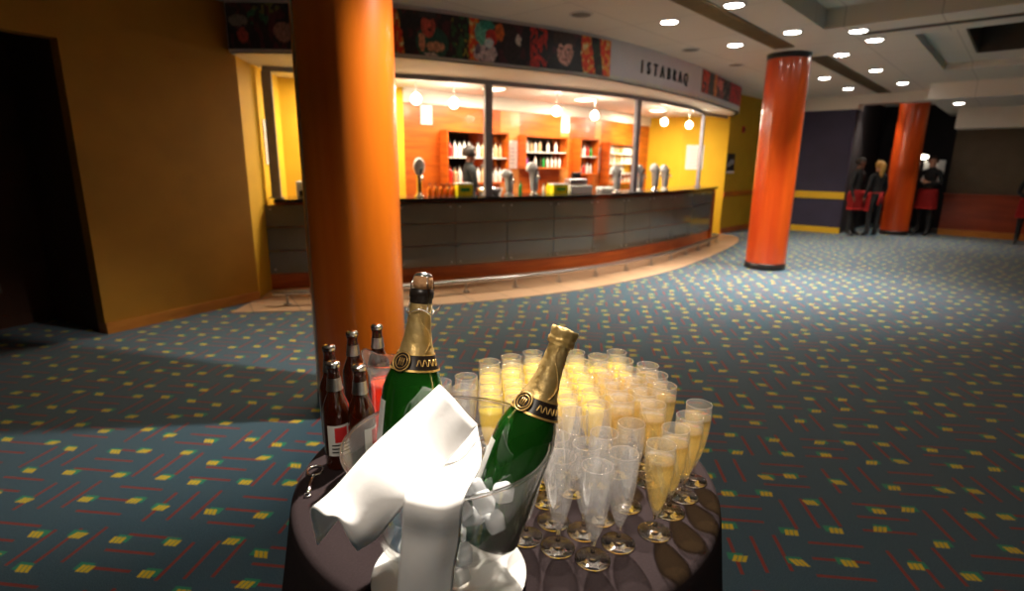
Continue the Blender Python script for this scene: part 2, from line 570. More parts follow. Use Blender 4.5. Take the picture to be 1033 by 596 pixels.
# ================================================================== THE SETTING
bm = BM()
poly_prism(bm, [(-7, -3), (13.5, -3), (16, 6), (17, 16), (3, 22), (-7, 16)], -0.1, 0.0)
struct(link('floor', bm, M['carpet']))

# ceiling: panels at several heights with the risers between them
ucut = [-6, 7.6, 8.55, 8.9, 11.1, 11.9, 13.6, 16.4, 21]
vcut = [-13, -2.0, -1.6, -1.25, -0.82, 3.2, 4.0, 11]


def ch(u, v):
    if u < 7.6 and v > -2.0:
        return CEIL + 0.22
    if 8.9 < u < 11.1 and -0.82 < v < 3.2:
        return CEIL + 0.62
    if 8.55 < u < 11.9 and -1.25 < v < 4.0:
        return CEIL + 0.10
    if u > 13.6 and v > -1.6:
        return 2.80
    return CEIL


bm = BM()
hh = {}
for i in range(len(ucut) - 1):
    for j in range(len(vcut) - 1):
        z = ch((ucut[i] + ucut[i + 1]) / 2, (vcut[j] + vcut[j + 1]) / 2)
        hh[i, j] = z
        c4 = [uv(ucut[i], vcut[j]), uv(ucut[i + 1], vcut[j]), uv(ucut[i + 1], vcut[j + 1]), uv(ucut[i], vcut[j + 1])]
        poly_prism(bm, c4, z, z + 0.9 if z > 3.5 else CEIL + 0.75)
struct(link('ceiling', bm, M['ceiling']))
bm = BM()   # dark painted shaft of the far coffer
for a, c in (((8.905, 3.19), (8.905, -0.815)), ((8.905, -0.815), (11.095, -0.815)), ((11.095, -0.815), (11.095, 3.19))):
    wall_quad(bm, uv(*a), uv(*c), CEIL + 0.10, CEIL + 0.61, -0.02)
poly_prism(bm, [uv(8.91, -0.81), uv(11.09, -0.81), uv(11.09, 3.19), uv(8.91, 3.19)], CEIL + 0.59, CEIL + 0.615)
struct(link('trim_1', bm, M['coffer_dark']))

# left wall with the dark doorway
dl = Vector((0.5025, 0.8646, 0))
nl = Vector((-0.8646, 0.5025, 0))
C0 = Vector((-3.673, 4.795, 0)); C1 = Vector((-2.89, 6.14, 0))
bm = BM()
wall_quad(bm, C0, C1, 0, CEIL, 0.14)
H0 = C0 - dl * 3.4
wall_quad(bm, H0, C0, 2.49, CEIL, 0.14)
wall_quad(bm, H0 - dl * 4, H0, 0, CEIL, 0.14)
struct(link('wall_left', bm, M['wall_ochre']))
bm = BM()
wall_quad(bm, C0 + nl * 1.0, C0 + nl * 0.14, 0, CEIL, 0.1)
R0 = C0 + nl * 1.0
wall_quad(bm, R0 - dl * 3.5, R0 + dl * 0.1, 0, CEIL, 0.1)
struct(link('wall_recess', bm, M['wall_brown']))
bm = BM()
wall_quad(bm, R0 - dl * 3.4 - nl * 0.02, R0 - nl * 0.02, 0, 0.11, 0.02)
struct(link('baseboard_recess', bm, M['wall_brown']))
bm = BM()
wall_quad(bm, C0 - nl * 0.022, C1 - nl * 0.022, 0, 0.10, 0.02)
wall_quad(bm, C0 - nl * 0.022 + nl * 0.16, C0 - nl * 0.022, 0, 0.10, 0.02)
struct(link('baseboard_left', bm, M['skirt_wood']))
bm = BM()
wall_quad(bm, C1, (-2.96, 6.62), 0, CEIL, 0.14)
struct(link('wall_bar_return', bm, M['wall_pier']))

# the bar's inner walls
bm = BM()
wall_quad(bm, (-2.96, 6.62), (-3.06, 7.6), 0, SOFF + 0.4, 0.12)
wall_quad(bm, (-3.06, 7.6), (-1.62, 8.50), 0, SOFF + 0.4, 0.12)
struct(link('wall_bar_left', bm, M['wall_yellow']))
WOOD = Path([(-1.62, 8.50), (-0.61, 9.38), (0.75, 10.54), (1.59, 11.37), (2.45, 12.5), (3.19, 13.58)])
bm = BM()
WOOD.slab(bm, 0, WOOD.L, 0, -0.12, 0, 2.40)
struct(link('wall_bar_back', bm, M['bar_wood']))
bm = BM()
WOOD.slab(bm, 0, WOOD.L, 0.03, -0.12, 2.40, SOFF + 0.4)
struct(link('trim_2', bm, M['cream']))
bm = BM()
wall_quad(bm, (3.19, 13.58), (3.85, 13.10), 0, CEIL, 0.12)
wall_quad(bm, (3.85, 13.10), (4.78, 12.80), 0, CEIL, 0.12)
struct(link('wall_bar_right', bm, M['wall_yellow']))
bm = BM()
wall_quad(bm, (4.78, 12.80), (6.35, 14.45), 0, CEIL, 0.12)
struct(link('wall_far', bm, M['wall_pier']))
bm = BM()
wall_quad(bm, (4.795, 12.785), (6.365, 14.435), 0.84, 0.95, 0.02)
wall_quad(bm, (4.795, 12.785), (6.365, 14.435), 0.0, 0.12, 0.02)
struct(link('trim_3', bm, M['bar_wood']))
# navy wall with ochre rails
NA, NB = uv(14.8, -5.4), uv(14.8, -3.02)
bm = BM()
wall_quad(bm, NA, NB, 0, 2.79, 0.14)
struct(link('wall_navy', bm, M['wall_navy']))
bm = BM()
wall_quad(bm, uv(14.76, -5.4), uv(14.76, -2.98), 2.79, CEIL, 0.5)
wall_quad(bm, uv(14.76, -2.98), uv(14.76, -1.6), 2.90, CEIL, 0.5)
struct(link('trim_4', bm, M['cream']))
bm = BM()
wall_quad(bm, uv(14.775, -5.4), uv(14.775, -3.0), 0.80, 0.96, 0.02)
wall_quad(bm, uv(14.775, -5.4), uv(14.775, -3.0), 0.0, 0.14, 0.02)
struct(link('trim_5', bm, M['wall_yellow']))
# dark foyer behind the staff
bm = BM()
wall_quad(bm, uv(14.94, -3.02), uv(18.2, -3.02), 0, CEIL, 0.12)
wall_quad(bm, uv(18.2, -3.02), uv(18.2, -1.22), 0, CEIL, 0.12)
wall_quad(bm, uv(18.2, -1.30), uv(16.72, -1.30), 0, CEIL, 0.12)
struct(link('wall_foyer', bm, M['wall_black']))
bm = BM()
wall_quad(bm, uv(16.6, -1.30), uv(16.6, 5.5), 0.93, 2.8, 0.12)
struct(link('wall_right', bm, M['wall_taupe']))
bm = BM()
wall_quad(bm, uv(15.9, -1.30), uv(15.9, 5.5), 2.38, 2.82, 0.7)
struct(link('trim_6', bm, M['cream']))
bm = BM()
wall_quad(bm, uv(16.5, -1.30), uv(16.5, 5.5), 0.0, 0.92, 0.1)
wall_quad(bm, uv(16.46, -1.32), uv(16.46, 5.5), 0.92, 0.96, 0.16)
for k in range(7):
    wall_quad(bm, uv(16.485, -1.25 + k * 0.95), uv(16.485, -1.25 + k * 0.95 + 0.9), 0.22, 0.84, 0.02)
struct(link('wall_right_dado', bm, M['dado_wood']))
bm = BM()
wall_quad(bm, uv(16.44, -1.30), uv(16.44, 5.5), 0.0, 0.14, 0.06)
struct(link('baseboard_right', bm, M['skirt_wood']))
# walls beside and behind the camera that close the room
bm = BM()
wall_quad(bm, uv(16.6, 5.5), (13.2, -2.9), 0, CEIL + .5, 0.12)
wall_quad(bm, (13.2, -2.9), (-6.9, -2.9), 0, CEIL + .5, 0.12)
struct(link('wall_back', bm, M['wall_brown']))

# door and notice on the foyer's end wall
def foyer_pt(v, z, u=18.17):
    p = uv(u, v)
    return (p[0], p[1], z)


door = empty('door_1', foyer_pt(-2.45, 0)); struct(door)
bm = BM(); box(bm, (0, 0, 1.02), (0.04, 0.62, 2.04), UA, 0.006)
link('door_leaf', bm, M['dado_wood'], door)
bm = BM(); box(bm, (-0.05 * U.x + V.x * .22, -0.05 * U.y + V.y * .22, 1.02), (0.03, 0.03, 0.14), UA, 0.005)
link('door_handle', bm, M['steel'], door)

# ------------------------------------------------------------------ bar soffit, fascia and its pictures
FAS = Path([(-2.86, 5.95), (-2.2, 5.96), (-1.2, 6.1), (-0.21, 6.6), (1.19, 7.52), (2.84, 9.37), (4.0, 11.0), (4.63, 11.96), (4.84, 12.78)])
bm = BM()
inner = [(-3.1, 7.65), (-1.6, 8.6)] + [(p.x, p.y) for p in WOOD.p[::3]] + [(3.2, 13.6), (3.9, 13.12), (4.84, 12.80)]
outer = [(p.x, p.y) for p in FAS.p]
bmv = [(-2.98, 6.6)] + inner
poly_prism(bm, outer + bmv[::-1], SOFF, SOFF + 0.06)
struct(link('trim_7', bm, M['cream']))
bm = BM()
FAS.slab(bm, 0, FAS.L, 0, -0.08, SOFF, CEIL + 0.02)
struct(link('trim_8', bm, M['white_panel']))

PXK = [(-2.86, 5.95, 231), (-2.2, 5.96, 293), (-1.2, 6.1, 400), (-0.21, 6.6, 500), (1.19, 7.52, 614), (2.84, 9.37, 699), (4.0, 11.0, 733), (4.63, 11.96, 747)]
KS = []
for x, y, px in PXK:
    bs = min(range(len(FAS.p)), key=lambda i: (FAS.p[i] - Vector((x, y, 0))).length)
    KS.append((FAS.s[bs], px))


def s2k(s):
    for (a, pa), (c, pc) in zip(KS[:-1], KS[1:]):
        if s <= c:
            return pa + (pc - pa) * (s - a) / (c - a)
    return KS[-1][1]


def k2s(k):
    for (a, pa), (c, pc) in zip(KS[:-1], KS[1:]):
        if k <= pc:
            return a + (c - a) * (k - pa) / (pc - pa)
    return KS[-1][0]


def hsh(*a):
    v = sin(sum(x * y for x, y in zip(a, (12.9898, 78.233, 37.719)))) * 43758.5453
    return v - math.floor(v)


def vnoise(x, y):
    xi, yi = math.floor(x), math.floor(y)
    fx, fy = x - xi, y - yi
    fx = fx * fx * (3 - 2 * fx); fy = fy * fy * (3 - 2 * fy)
    a = hsh(xi, yi) * (1 - fx) + hsh(xi + 1, yi) * fx
    c = hsh(xi, yi + 1) * (1 - fx) + hsh(xi + 1, yi + 1) * fx
    return a * (1 - fy) + c * fy


def ell(x, y, cx, cy, rx, ry):
    return ((x - cx) / rx) ** 2 + ((y - cy) / ry) ** 2 < 1


def paint_main(k, v):
    """k: position along the printed panel, v: 0 bottom..1 top; a collage of riders and streaks"""
    n = vnoise(k * 0.45, v * 9)
    dark = (0.012, 0.010, 0.014)
    streak = lambda: (0.62, 0.04, 0.01) if n < .5 else ((0.75, 0.20, 0.03) if n < .8 else (0.75, 0.55, 0.25))
    w = k + (v - .5) * 6
    c = dark
    if vnoise(k * .25, v * 4 + 7) > .68:
        c = (0.05, 0.012, 0.02)
    if k < 300:                                    # left end
        if ell(k, v, 243, .62, 9, .13): c = (0.13, 0.11, 0.10)
        if ell(k, v, 262, .70, 10, .22) and n > .4: c = (0.02, 0.09, 0.05)
        if ell(k, v, 246, .30, 5, .16): c = (0.30, 0.05, 0.04)
        if ell(k, v, 284, .38, 9, .22): c = (0.22, 0.11, 0.09)
        if ell(k, v, 270, .9, 12, .12) and n > .5: c = (0.12, 0.12, 0.03)
        return c
    if 396 < w < 404:
        return streak()
    if 404 <= k < 452:
        if ell(k, v, 433, .30, 16, .38): c = (0.015, 0.07, 0.05)
        if ell(k, v, 429, .68, 7, .26): c = (0.42, 0.07, 0.05)
        if ell(k, v, 429, .95, 9, .12): c = (0.02, 0.02, 0.03)
        if ell(k, v, 430, .60, 2, .05): c = (0.08, 0.01, 0.01)
        if ell(k, v, 423, .30, 3, .22): c = (0.45, 0.20, 0.12)
        if ell(k, v, 436, .22, 9, .12): c = (0.50, 0.25, 0.14)
        if ell(k, v, 431, .03, 7, .05): c = (0.5, 0.42, 0.36)
        return c
    if 452 <= k < 470:
        return (0.02, 0.08, 0.03) if n > .55 else ((0.25, 0.22, 0.03) if n < .12 else dark)
    if 467 < w < 484 and k < 486:
        c = streak()
    if 470 <= k < 530:
        if ell(k, v, 488, .20, 13, .26): c = (0.48, 0.38, 0.40) if n > .35 else (0.10, 0.08, 0.12)
        if ell(k, v, 484, .68, 8, .28): c = (0.10, 0.38, 0.30)
        if ell(k, v, 490, .88, 8, .12): c = (0.02, 0.22, 0.16)
        if ell(k, v, 495, .60, 7, .20): c = (0.45, 0.03, 0.02)
        if ell(k, v, 492, .45, 5, .12): c = (0.50, 0.65, 0.70)
        if ell(k, v, 503, .75, 4, .22): c = (0.50, 0.10, 0.02)
        if ell(k, v, 514, .45, 8, .45): c = (0.02, 0.015, 0.02)
        if ell(k, v, 519, .62, 2.5, .14): c = (0.45, 0.40, 0.38)
        return c
    if 526 <= k < 545:
        return (0.40, 0.02, 0.015) if n > .42 else dark
    if 545 <= k < 580:
        if ell(k, v, 563, .12, 17, .36): c = (0.010, 0.010, 0.013)
        if ell(k, v, 562, .80, 11, .24): c = (0.03, 0.015, 0.012)
        if ell(k, v, 563.5, .46, 8, .34): c = (0.50, 0.25, 0.20)
        if ell(k, v, 561.5, .86, 9.5, .19): c = (0.03, 0.015, 0.012)
        if ell(k, v, 559, .56, 2.2, .035) or ell(k, v, 567, .56, 2.2, .035): c = (0.06, 0.03, 0.03)
        if ell(k, v, 564, .45, 1.2, .09): c = (0.38, 0.16, 0.12)
        if ell(k, v, 563, .29, 3.6, .025): c = (0.28, 0.06, 0.05)
        if ell(k, v, 569, .42, 2.2, .18): c = (0.33, 0.15, 0.11)
        return c
    if 580 <= w < 594:
        return streak()
    if w >= 604:
        return streak()
    return (0.012, 0.03, 0.02) if n > .5 else dark


def paint_right(k, v):
    n = vnoise(k * 0.8, v * 7 + 3)
    if k < 712: return (0.45, 0.03, 0.01) if n > .3 else (0.05, .01, .01)
    if k < 717: return (0.01, 0.01, 0.012)
    if k < 720: return (0.60, 0.15, 0.03)
    if k < 728:
        if ell(k, v, 724, .62, 3, .26): return (0.52, 0.12, 0.10)
        return (0.28, 0.04, 0.05) if n > .4 else (0.02, 0.01, 0.02)
    if k < 735: return (0.015, 0.012, 0.02) if n > .3 else (0.15, .1, .1)
    return (0.35, 0.012, 0.02) if n > .3 else (0.2, 0.01, 0.015)


def colattr_mat(name):
    m, nt, b = newmat(name)
    setp(b, (0.5, 0.5, 0.5), rough=0.45)
    a = nt.nodes.new('ShaderNodeVertexColor')
    a.layer_name = 'print'
    nt.links.new(a.outputs[0], b.inputs['Base Color'])
    return m


M['print'] = colattr_mat('printed_picture')


def picture_panel(name, k0, k1, z0, z1, fn, ns, nz, off=0.012):
    bm = BM()
    lay = bm.loops.layers.float_color.new('print')
    s0, s1 = k2s(k0), k2s(k1)
    g = []
    for i in range(ns + 1):
        s = s0 + (s1 - s0) * i / ns
        p, _ = FAS.at(s, off)
        g.append([bm.verts.new((p.x, p.y, z0 + (z1 - z0) * j / nz)) for j in range(nz + 1)])
    for i in range(ns):
        for j in range(nz):
            f = bm.faces.new((g[i][j], g[i + 1][j], g[i + 1][j + 1], g[i][j + 1]))
            kk_, vv_ = s2k(s0 + (s1 - s0) * (i + .5) / ns), (j + .5) / nz
            wx = (vnoise(kk_ * .9, vv_ * 14) - .5) * 1.4; wy = (vnoise(kk_ * .9 + 50, vv_ * 14) - .5) * .05
            c = fn(kk_ + wx, min(.999, max(0, vv_ + wy)))
            g_ = 1.5 * (.45 + 1.1 * vnoise(kk_ * 1.3 + 9, vv_ * 20))
            c = tuple(min(.9, q_ * g_) for q_ in c)
            for l in f.loops:
                l[lay] = (*c, 1)
    # backing board gives the print its thickness
    nb = max(4, ns // 6)
    r = []
    for i in range(nb + 1):
        s = s0 + (s1 - s0) * i / nb
        a, _ = FAS.at(s, off - 0.001); c, _ = FAS.at(s, 0.0005)
        r.append([bm.verts.new((a.x, a.y, z0)), bm.verts.new((c.x, c.y, z0)), bm.verts.new((c.x, c.y, z1)), bm.verts.new((a.x, a.y, z1))])
    for A, B_ in zip(r[:-1], r[1:]):
        for q in range(4):
            f = bm.faces.new((A[q], A[(q + 1) % 4], B_[(q + 1) % 4], B_[q]))
            for l in f.loops: l[lay] = (0.02, 0.02, 0.02, 1)
    for q in (r[0], r[-1]):
        f = bm.faces.new(q)
        for l in f.loops: l[lay] = (0.02, 0.02, 0.02, 1)
    return link(name, bm, M['print'])


tag(picture_panel('picture_panel', 232, 615, SOFF + 0.03, CEIL - 0.04, paint_main, 460, 34),
    'long dark and red photo mural of riders along the fascia, left of the lettering', 'mural')
tag(picture_panel('picture_panel', 706, 747, SOFF + 0.12, CEIL - 0.02, paint_right, 90, 26),
    'short red and black photo mural on the curved right end of the fascia', 'mural')

# lettering
sign = tag(empty('lettering_sign', FAS.at(k2s(666))[0].to_tuple()[:2] + (2.8,)), 'thin black capital letters fixed to the white fascia above the bar', 'sign')
dg = bpy.context.evaluated_depsgraph_get()
word = 'ISTABRAQ'
kpos = [640.5, 646.8, 653.6, 660.8, 668.0, 674.6, 681.4, 688.8]
sp = sign.location.copy()
for chx, kk in zip(word, kpos):
    cu = bpy.data.curves.new('letter_' + chx, 'FONT')
    cu.body = chx
    cu.size = 0.225
    cu.extrude = 0.006
    cu.offset = 0.0025
    cu.align_x = 'CENTER'
    t = bpy.data.objects.new('letter', cu)
    COL.objects.link(t)
    bpy.context.view_layer.update()
    me = bpy.data.meshes.new_from_object(t.evaluated_get(bpy.context.evaluated_depsgraph_get()))
    bpy.data.objects.remove(t)
    me.materials.clear(); me.materials.append(M['black'])
    o = bpy.data.objects.new('letter', me)
    COL.objects.link(o)
    p, a = FAS.at(k2s(kk), 0.014)
    o.parent = sign
    o.location = Vector((p.x, p.y, 2.765)) - sp
    o.rotation_euler = Euler((pi / 2, 0, a), 'XYZ')
    o.scale = (0.82, 1.0, 1.0)

# ------------------------------------------------------------------ bar counter
BAR = Path([(-2.955, 6.63), (-1.4, 7.08), (-0.24, 7.62), (1.33, 8.58), (3.07, 10.33), (4.28, 11.98)])
bar = tag(empty('bar_counter', BAR.at(BAR.L / 2)[0]), 'long curved bar counter with dark top and grey glass front panels', 'bar counter')


def rel(o, root):
    o.parent = root
    o.matrix_parent_inverse = Matrix.Translation(-Vector(root.location))
    return o


bm = BM(); BAR.slab(bm, 0.12, BAR.L, -0.04, -0.55, 0.0, 1.06)
rel(link('bar_body', bm, M['bar_wood']), bar)
bm = BM(); BAR.slab(bm, 0.12, BAR.L, 0.07, -0.60, 1.06, 1.10)
rel(link('countertop', bm, M['granite']), bar)
bm = BM(); BAR.slab(bm, 0, BAR.L, -0.02, -0.038, 0.0, 0.19)
rel(link('kick_board', bm, M['bar_wood']), bar)
NP = 12
bolt0 = None
for i in range(NP):
    s0 = BAR.L * i / NP + 0.004; s1 = BAR.L * (i + 1) / NP - 0.004
    bm = BM()
    for z0, z1 in ((0.20, 0.475), (0.485, 0.76), (0.77, 1.03)):
        BAR.slab(bm, s0, s1, 0.0, -0.018, z0, z1)
    pnl = rel(link('front_panel', bm, M['bar_panel']), bar)
    for s in (s0 + 0.06, s1 - 0.06):
        for z in (0.25, 0.98):
            q, a = BAR.at(s, 0.006, z)
            if bolt0 is None:
                bm = BM()
                lathe(bm, [(0, 0.008), (0.010, 0.007), (0.012, 0.0), (0.012, -0.008), (0, -0.008)], 10)
                b_ = link('bolt', bm, M['steel'])
                bolt0 = b_
            else:
                b_ = bolt0.copy(); COL.objects.link(b_)
            b_.parent = pnl
            b_.matrix_parent_inverse = Matrix.Identity(4)
            b_.matrix_basis = Matrix.Translation(q) @ Matrix.Rotation(a, 4, 'Z') @ Matrix.Rotation(pi / 2, 4, 'X')
            # parent carries a parent-inverse offset, so add nothing more
q, a = BAR.at(BAR.L - 0.02, -0.25)
bm = BM(); box(bm, (q.x, q.y, 0.52), (0.06, 0.56, 1.04), a, 0.006)
rel(link('end_panel', bm, M['bar_wood']), bar)

# tiled strip on the floor
bm = BM()
edge = catmull([(-2.92, 5.55, 0), (-1.9, 5.72, 0), (-0.4, 6.12, 0), (1.06, 6.95, 0), (2.5, 8.30, 0), (3.9, 10.2, 0), (4.75, 11.6, 0), (4.95, 12.35, 0), (4.75, 12.78, 0)], 8)
back = [BAR.at(BAR.L * (1 - i / 30), -0.03)[0] for i in range(31)]
pts = [(p.x, p.y) for p in edge] + [(p.x, p.y) for p in back]
pts[-1] = (-2.93, 6.6)
poly_prism(bm, pts, 0.0, 0.006)
struct(link('trim_9', bm, M['tile']))

# foot rail
RAIL = Path([(-2.62, 5.88), (-1.6, 6.14), (-0.35, 6.71), (0.34, 7.09), (0.99, 7.52), (1.62, 8.04), (2.19, 8.60), (2.77, 9.26), (3.91, 10.85), (4.25, 11.45)])
frail = tag(empty('foot_rail', RAIL.at(RAIL.L / 2)[0]), 'brushed steel foot rail on short posts along the bar front', 'foot rail')
bm = BM()
tube(bm, [RAIL.at(RAIL.L * i / 60, 0, 0.135)[0] for i in range(61)], 0.026, 12)
rel(link('rail', bm, M['steel'], smooth=True), frail)
k = 14
for i in range(k):
    q, a = RAIL.at(0.15 + (RAIL.L - 0.3) * i / (k - 1), 0, 0)
    bm = BM()
    lathe(bm, [(0, 0.006), (0.045, 0.006), (0.045, 0.014), (0.014, 0.018), (0.013, 0.115), (0, 0.118)], 12, Matrix.Translation((q.x, q.y, 0)))
    box(bm, (q.x, q.y, 0.05), (0.012, 0.09, 0.012), a)
    rel(link('rail_post', bm, M['steel'], smooth=False), frail)

# glazed screen frame over the counter
SCR = Path([(-2.90, 6.78), (-1.5, 7.24), (-0.345, 7.74), (1.35, 8.80), (2.0, 9.37), (3.15, 10.65), (3.92, 11.98)])
scr = tag(empty('screen_frame', SCR.at(SCR.L / 2)[0] + Vector((0, 0, 1.1))), 'grey metal posts and head rail standing on the bar counter up to the soffit', 'screen frame')
bm = BM(); SCR.slab(bm, 0, SCR.L, 0.03, -0.03, SOFF - 0.055, SOFF - 0.002)
rel(link('head_rail', bm, M['post_grey']), scr)
bm = BM(); tube(bm, [(3.92, 11.98, SOFF - 0.03), (4.4, 12.5, SOFF - 0.03), (4.70, 12.80, SOFF - 0.03)], 0.025, 8)
rel(link('head_rail_return', bm, M['post_grey']), scr)
for (x, y) in [(-2.86, 6.79), (-0.345, 7.74), (2.0, 9.37), (3.90, 11.93)]:
    s = min(range(len(SCR.p)), key=lambda i: (SCR.p[i] - Vector((x, y, 0))).length)
    q, a = SCR.at(SCR.s[s])
    bm = BM(); box(bm, (x, y, (1.101 + SOFF - 0.056) / 2), (0.11 if y < 9.5 else 0.09, 0.07, SOFF - 0.056 - 1.101), a, 0.008)
    box(bm, (x, y, 1.108), (0.16, 0.12, 0.012), a)
    rel(link('post', bm, M['post_grey']), scr)


# ------------------------------------------------------------------ columns
def column(x, y, r, wood, label, seam=None):
    t = tag(empty('column', (x, y, 0)), label, 'column', 'round wooden columns')
    bm = BM()
    lathe(bm, [(r, 0.10), (r, CEIL - 0.07)], 64)
    link('shaft', bm, wood, t, True)
    bm = BM(); lathe(bm, [(0, 0.0), (r + 0.004, 0.0), (r + 0.006, 0.004), (r + 0.006, 0.098), (r - 0.01, 0.105)], 64)
    link('base_band', bm, M['black_band'], t, True)
    bm = BM(); lathe(bm, [(r - 0.01, CEIL - 0.075), (r + 0.006, CEIL - 0.07), (r + 0.006, CEIL - 0.001), (0, CEIL - 0.001)], 64)
    link('top_band', bm, M['black_band'], t, True)
    for sa in (seam or []):
        bm = BM()
        box(bm, ((r + 0.001) * cos(sa), (r + 0.001) * sin(sa), CEIL / 2), (0.008, 0.028, CEIL - 0.18), sa)
        link('seam_strip', bm, M['steel'], t)
    return t


a1 = math.atan2(-3.45, 0.988)
column(-0.988, 3.45, 0.285, M['column_wood'], 'big orange wood column right behind the table, cut off by the top edge', [a1 - 1.18])
a2 = math.atan2(-8.49, -3.92)
column(3.922, 8.486, 0.285, M['column_wood_red'], 'red wood column standing alone on the carpet right of the bar, with black foot', [a2 + 1.45])
column(9.0, 13.09, 0.285, M['column_wood_red'], 'farthest red wood column, among the waiting staff', [])

# ------------------------------------------------------------------ ceiling fittings
dl0 = None
DL = [(5.9, -2.4), (6.12, -3.2), (7.78, -3.1), (7.48, -2.31), (7.9, -1.71), (8.57, -1.66), (9.38, -2.2), (11.2, -2.09), (11.6, -2.95),
      (13.45, -2.95), (13.2, -1.99), (15.0, -1.95), (15.4, -2.68), (14.65, -1.2)]
DLN = ['nearest downlight at the top edge of the picture', 'downlight above the lettering', 'downlight between the lettering and the red column',
       'downlight just above the head of the red column', 'upper of the two close downlights right of the red column', 'lower of the two close downlights right of the red column',
       'downlight right next to the head of the red column', 'downlight beyond the pair right of the red column', 'downlight low behind the red column on its right',
       'downlight before the cream band, left of the farthest column', 'downlight above the farthest column', 'downlight just above right of the farthest column',
       'faint downlight at the far end of the air slot', 'rightmost downlight on the lowered ceiling by the far wall']
for i, ((u, v), lb) in enumerate(zip(DL, DLN)):
    x, y = uv(u, v)
    z = ch(u, v)
    if dl0 is None:
        t = empty('downlight')
        bm = BM(); lathe(bm, [(0.090, 0.0), (0.090, -0.006), (0.100, -0.012), (0.115, -0.006), (0.118, 0.0)], 28)
        link('trim_ring', bm, M['ring'], t, True)
        bm = BM(); lathe(bm, [(0, -0.022), (0.045, -0.020), (0.080, -0.012), (0.092, -0.002), (0.092, 0.0), (0, 0.0)], 28)
        link('lens', bm, M['lamp_white'], t, True)
        dl0 = t
    else:
        t = copy_tree(dl0)
    t.location = (x, y, z)
    tag(t, lb, 'ceiling light', 'recessed downlights')
    pw = (140 if i in (0, 1) else 240 if i < 7 else 150) if i < 9 else 45
    L_ = add_light('downlight_beam', 'SPOT', (0, 0, -0.03), pw, WARM, 0.05, None, 86, 1.0)
    L_.parent = t

# flush fittings in the bar ceiling
p0 = None
for i, (x, y, lb) in enumerate([(-1.9, 7.7, 'bright flush ceiling light over the left part of the bar'), (-0.3, 8.6, 'bright flush ceiling light behind the tall middle post of the bar'),
                  (1.2, 9.9, 'bright flush ceiling light over the beer taps in the bar'), (2.9, 11.7, 'bright flush ceiling light at the right end inside the bar')]):
    if p0 is None:
        t = empty('flush_light')
        bm = BM(); lathe(bm, [(0.17, 0), (0.19, -0.01), (0.20, 0)], 28); link('trim_ring', bm, M['ring'], t, True)
        bm = BM(); lathe(bm, [(0, -0.025), (0.10, -0.02), (0.17, -0.002), (0.17, 0.0), (0, 0)], 28); link('lens', bm, M['panel_light'], t, True)
        p0 = t
    else:
        t = copy_tree(p0)
    t.location = (x, y, SOFF)
    tag(t, lb, 'ceiling light', 'flush lights in the bar ceiling')

# small pendant lamps
pl0 = None
for (x, y, z, lb) in [(-1.30, 7.75, 2.36, 'leftmost small white pendant globe in the bar, next to the big column'), (0.66, 9.0, 2.33, 'small white pendant globe in the middle of the bar'),
                      (1.35, 9.7, 2.33, 'small white pendant globe just left of the right screen post'), (2.85, 10.95, 2.33, 'small white pendant globe before the yellow wall, left one of two'),
                      (3.52, 11.6, 2.32, 'small white pendant globe before the yellow wall, right one of two'), (-0.85, 8.25, 2.36, 'small white pendant globe above the bartender')]:
    if pl0 is None:
        t = empty('pendant_lamp')
        bm = BM(); tube(bm, [(0, 0, 0.07), (0, 0, 0.27)], 0.006, 8); lathe(bm, [(0, 0.262), (0.03, 0.262), (0.03, 0.275), (0, 0.275)], 12)
        link('stem', bm, M['steel'], t)
        bm = BM(); lathe(bm, [(0, -0.075), (0.035, -0.066), (0.062, -0.035), (0.07, 0.0), (0.06, 0.035), (0.035, 0.062), (0.02, 0.075), (0, 0.078)], 20)
        link('globe', bm, M['pendant_white'], t, True)
        pl0 = t
    else:
        t = copy_tree(pl0)
    t.location = (x, y, z)
    add_light('pendant_glow', 'POINT', (0, 0, 0.0), 38, (1.0, 0.90, 0.74), 0.075).parent = t
    tag(t, lb, 'pendant lamp', 'pendant globes in the bar')

# linear air diffusers
for (u0, u1, v, lb) in [(2.5, 8.35, -2.66, 'long slatted bronze air diffuser in the ceiling before the red column'), (9.35, 14.6, -2.5, 'long slatted air diffuser in the ceiling beyond the red column')]:
    c = uv((u0 + u1) / 2, v)
    t = tag(empty('air_diffuser', (c[0], c[1], CEIL), (0, 0, UA)), lb, 'air diffuser')
    Lh = (u1 - u0)
    bm = BM()
    for sy in (-1, 1):
        box(bm, (0, sy * 0.115, -0.008), (Lh, 0.02, 0.016))
    for sx in (-1, 1):
        box(bm, (sx * Lh / 2, 0, -0.008), (0.02, 0.25, 0.016))
    link('frame', bm, M['diffuser'], t)
    bm = BM(); box(bm, (0, 0, -0.002), (Lh, 0.22, 0.003)); link('backing', bm, M['black'], t)
    bm = BM()
    for q in range(6):
        box(bm, (0, -0.085 + q * 0.034, -0.010), (Lh, 0.018, 0.010))
    link('slats', bm, M['diffuser'], t)
c = uv(8.12, 0.6)
t = tag(empty('air_slot', (c[0], c[1], CEIL), (0, 0, UA)), 'narrow dark air slot running across the ceiling towards the right edge', 'air slot')
bm = BM(); box(bm, (0, 0, -0.004), (0.13, 4.6, 0.008)); link('slot_frame', bm, M['diffuser'], t)
bm = BM(); box(bm, (0, 0, -0.009), (0.06, 4.5, 0.004)); link('slot_opening', bm, M['black'], t)

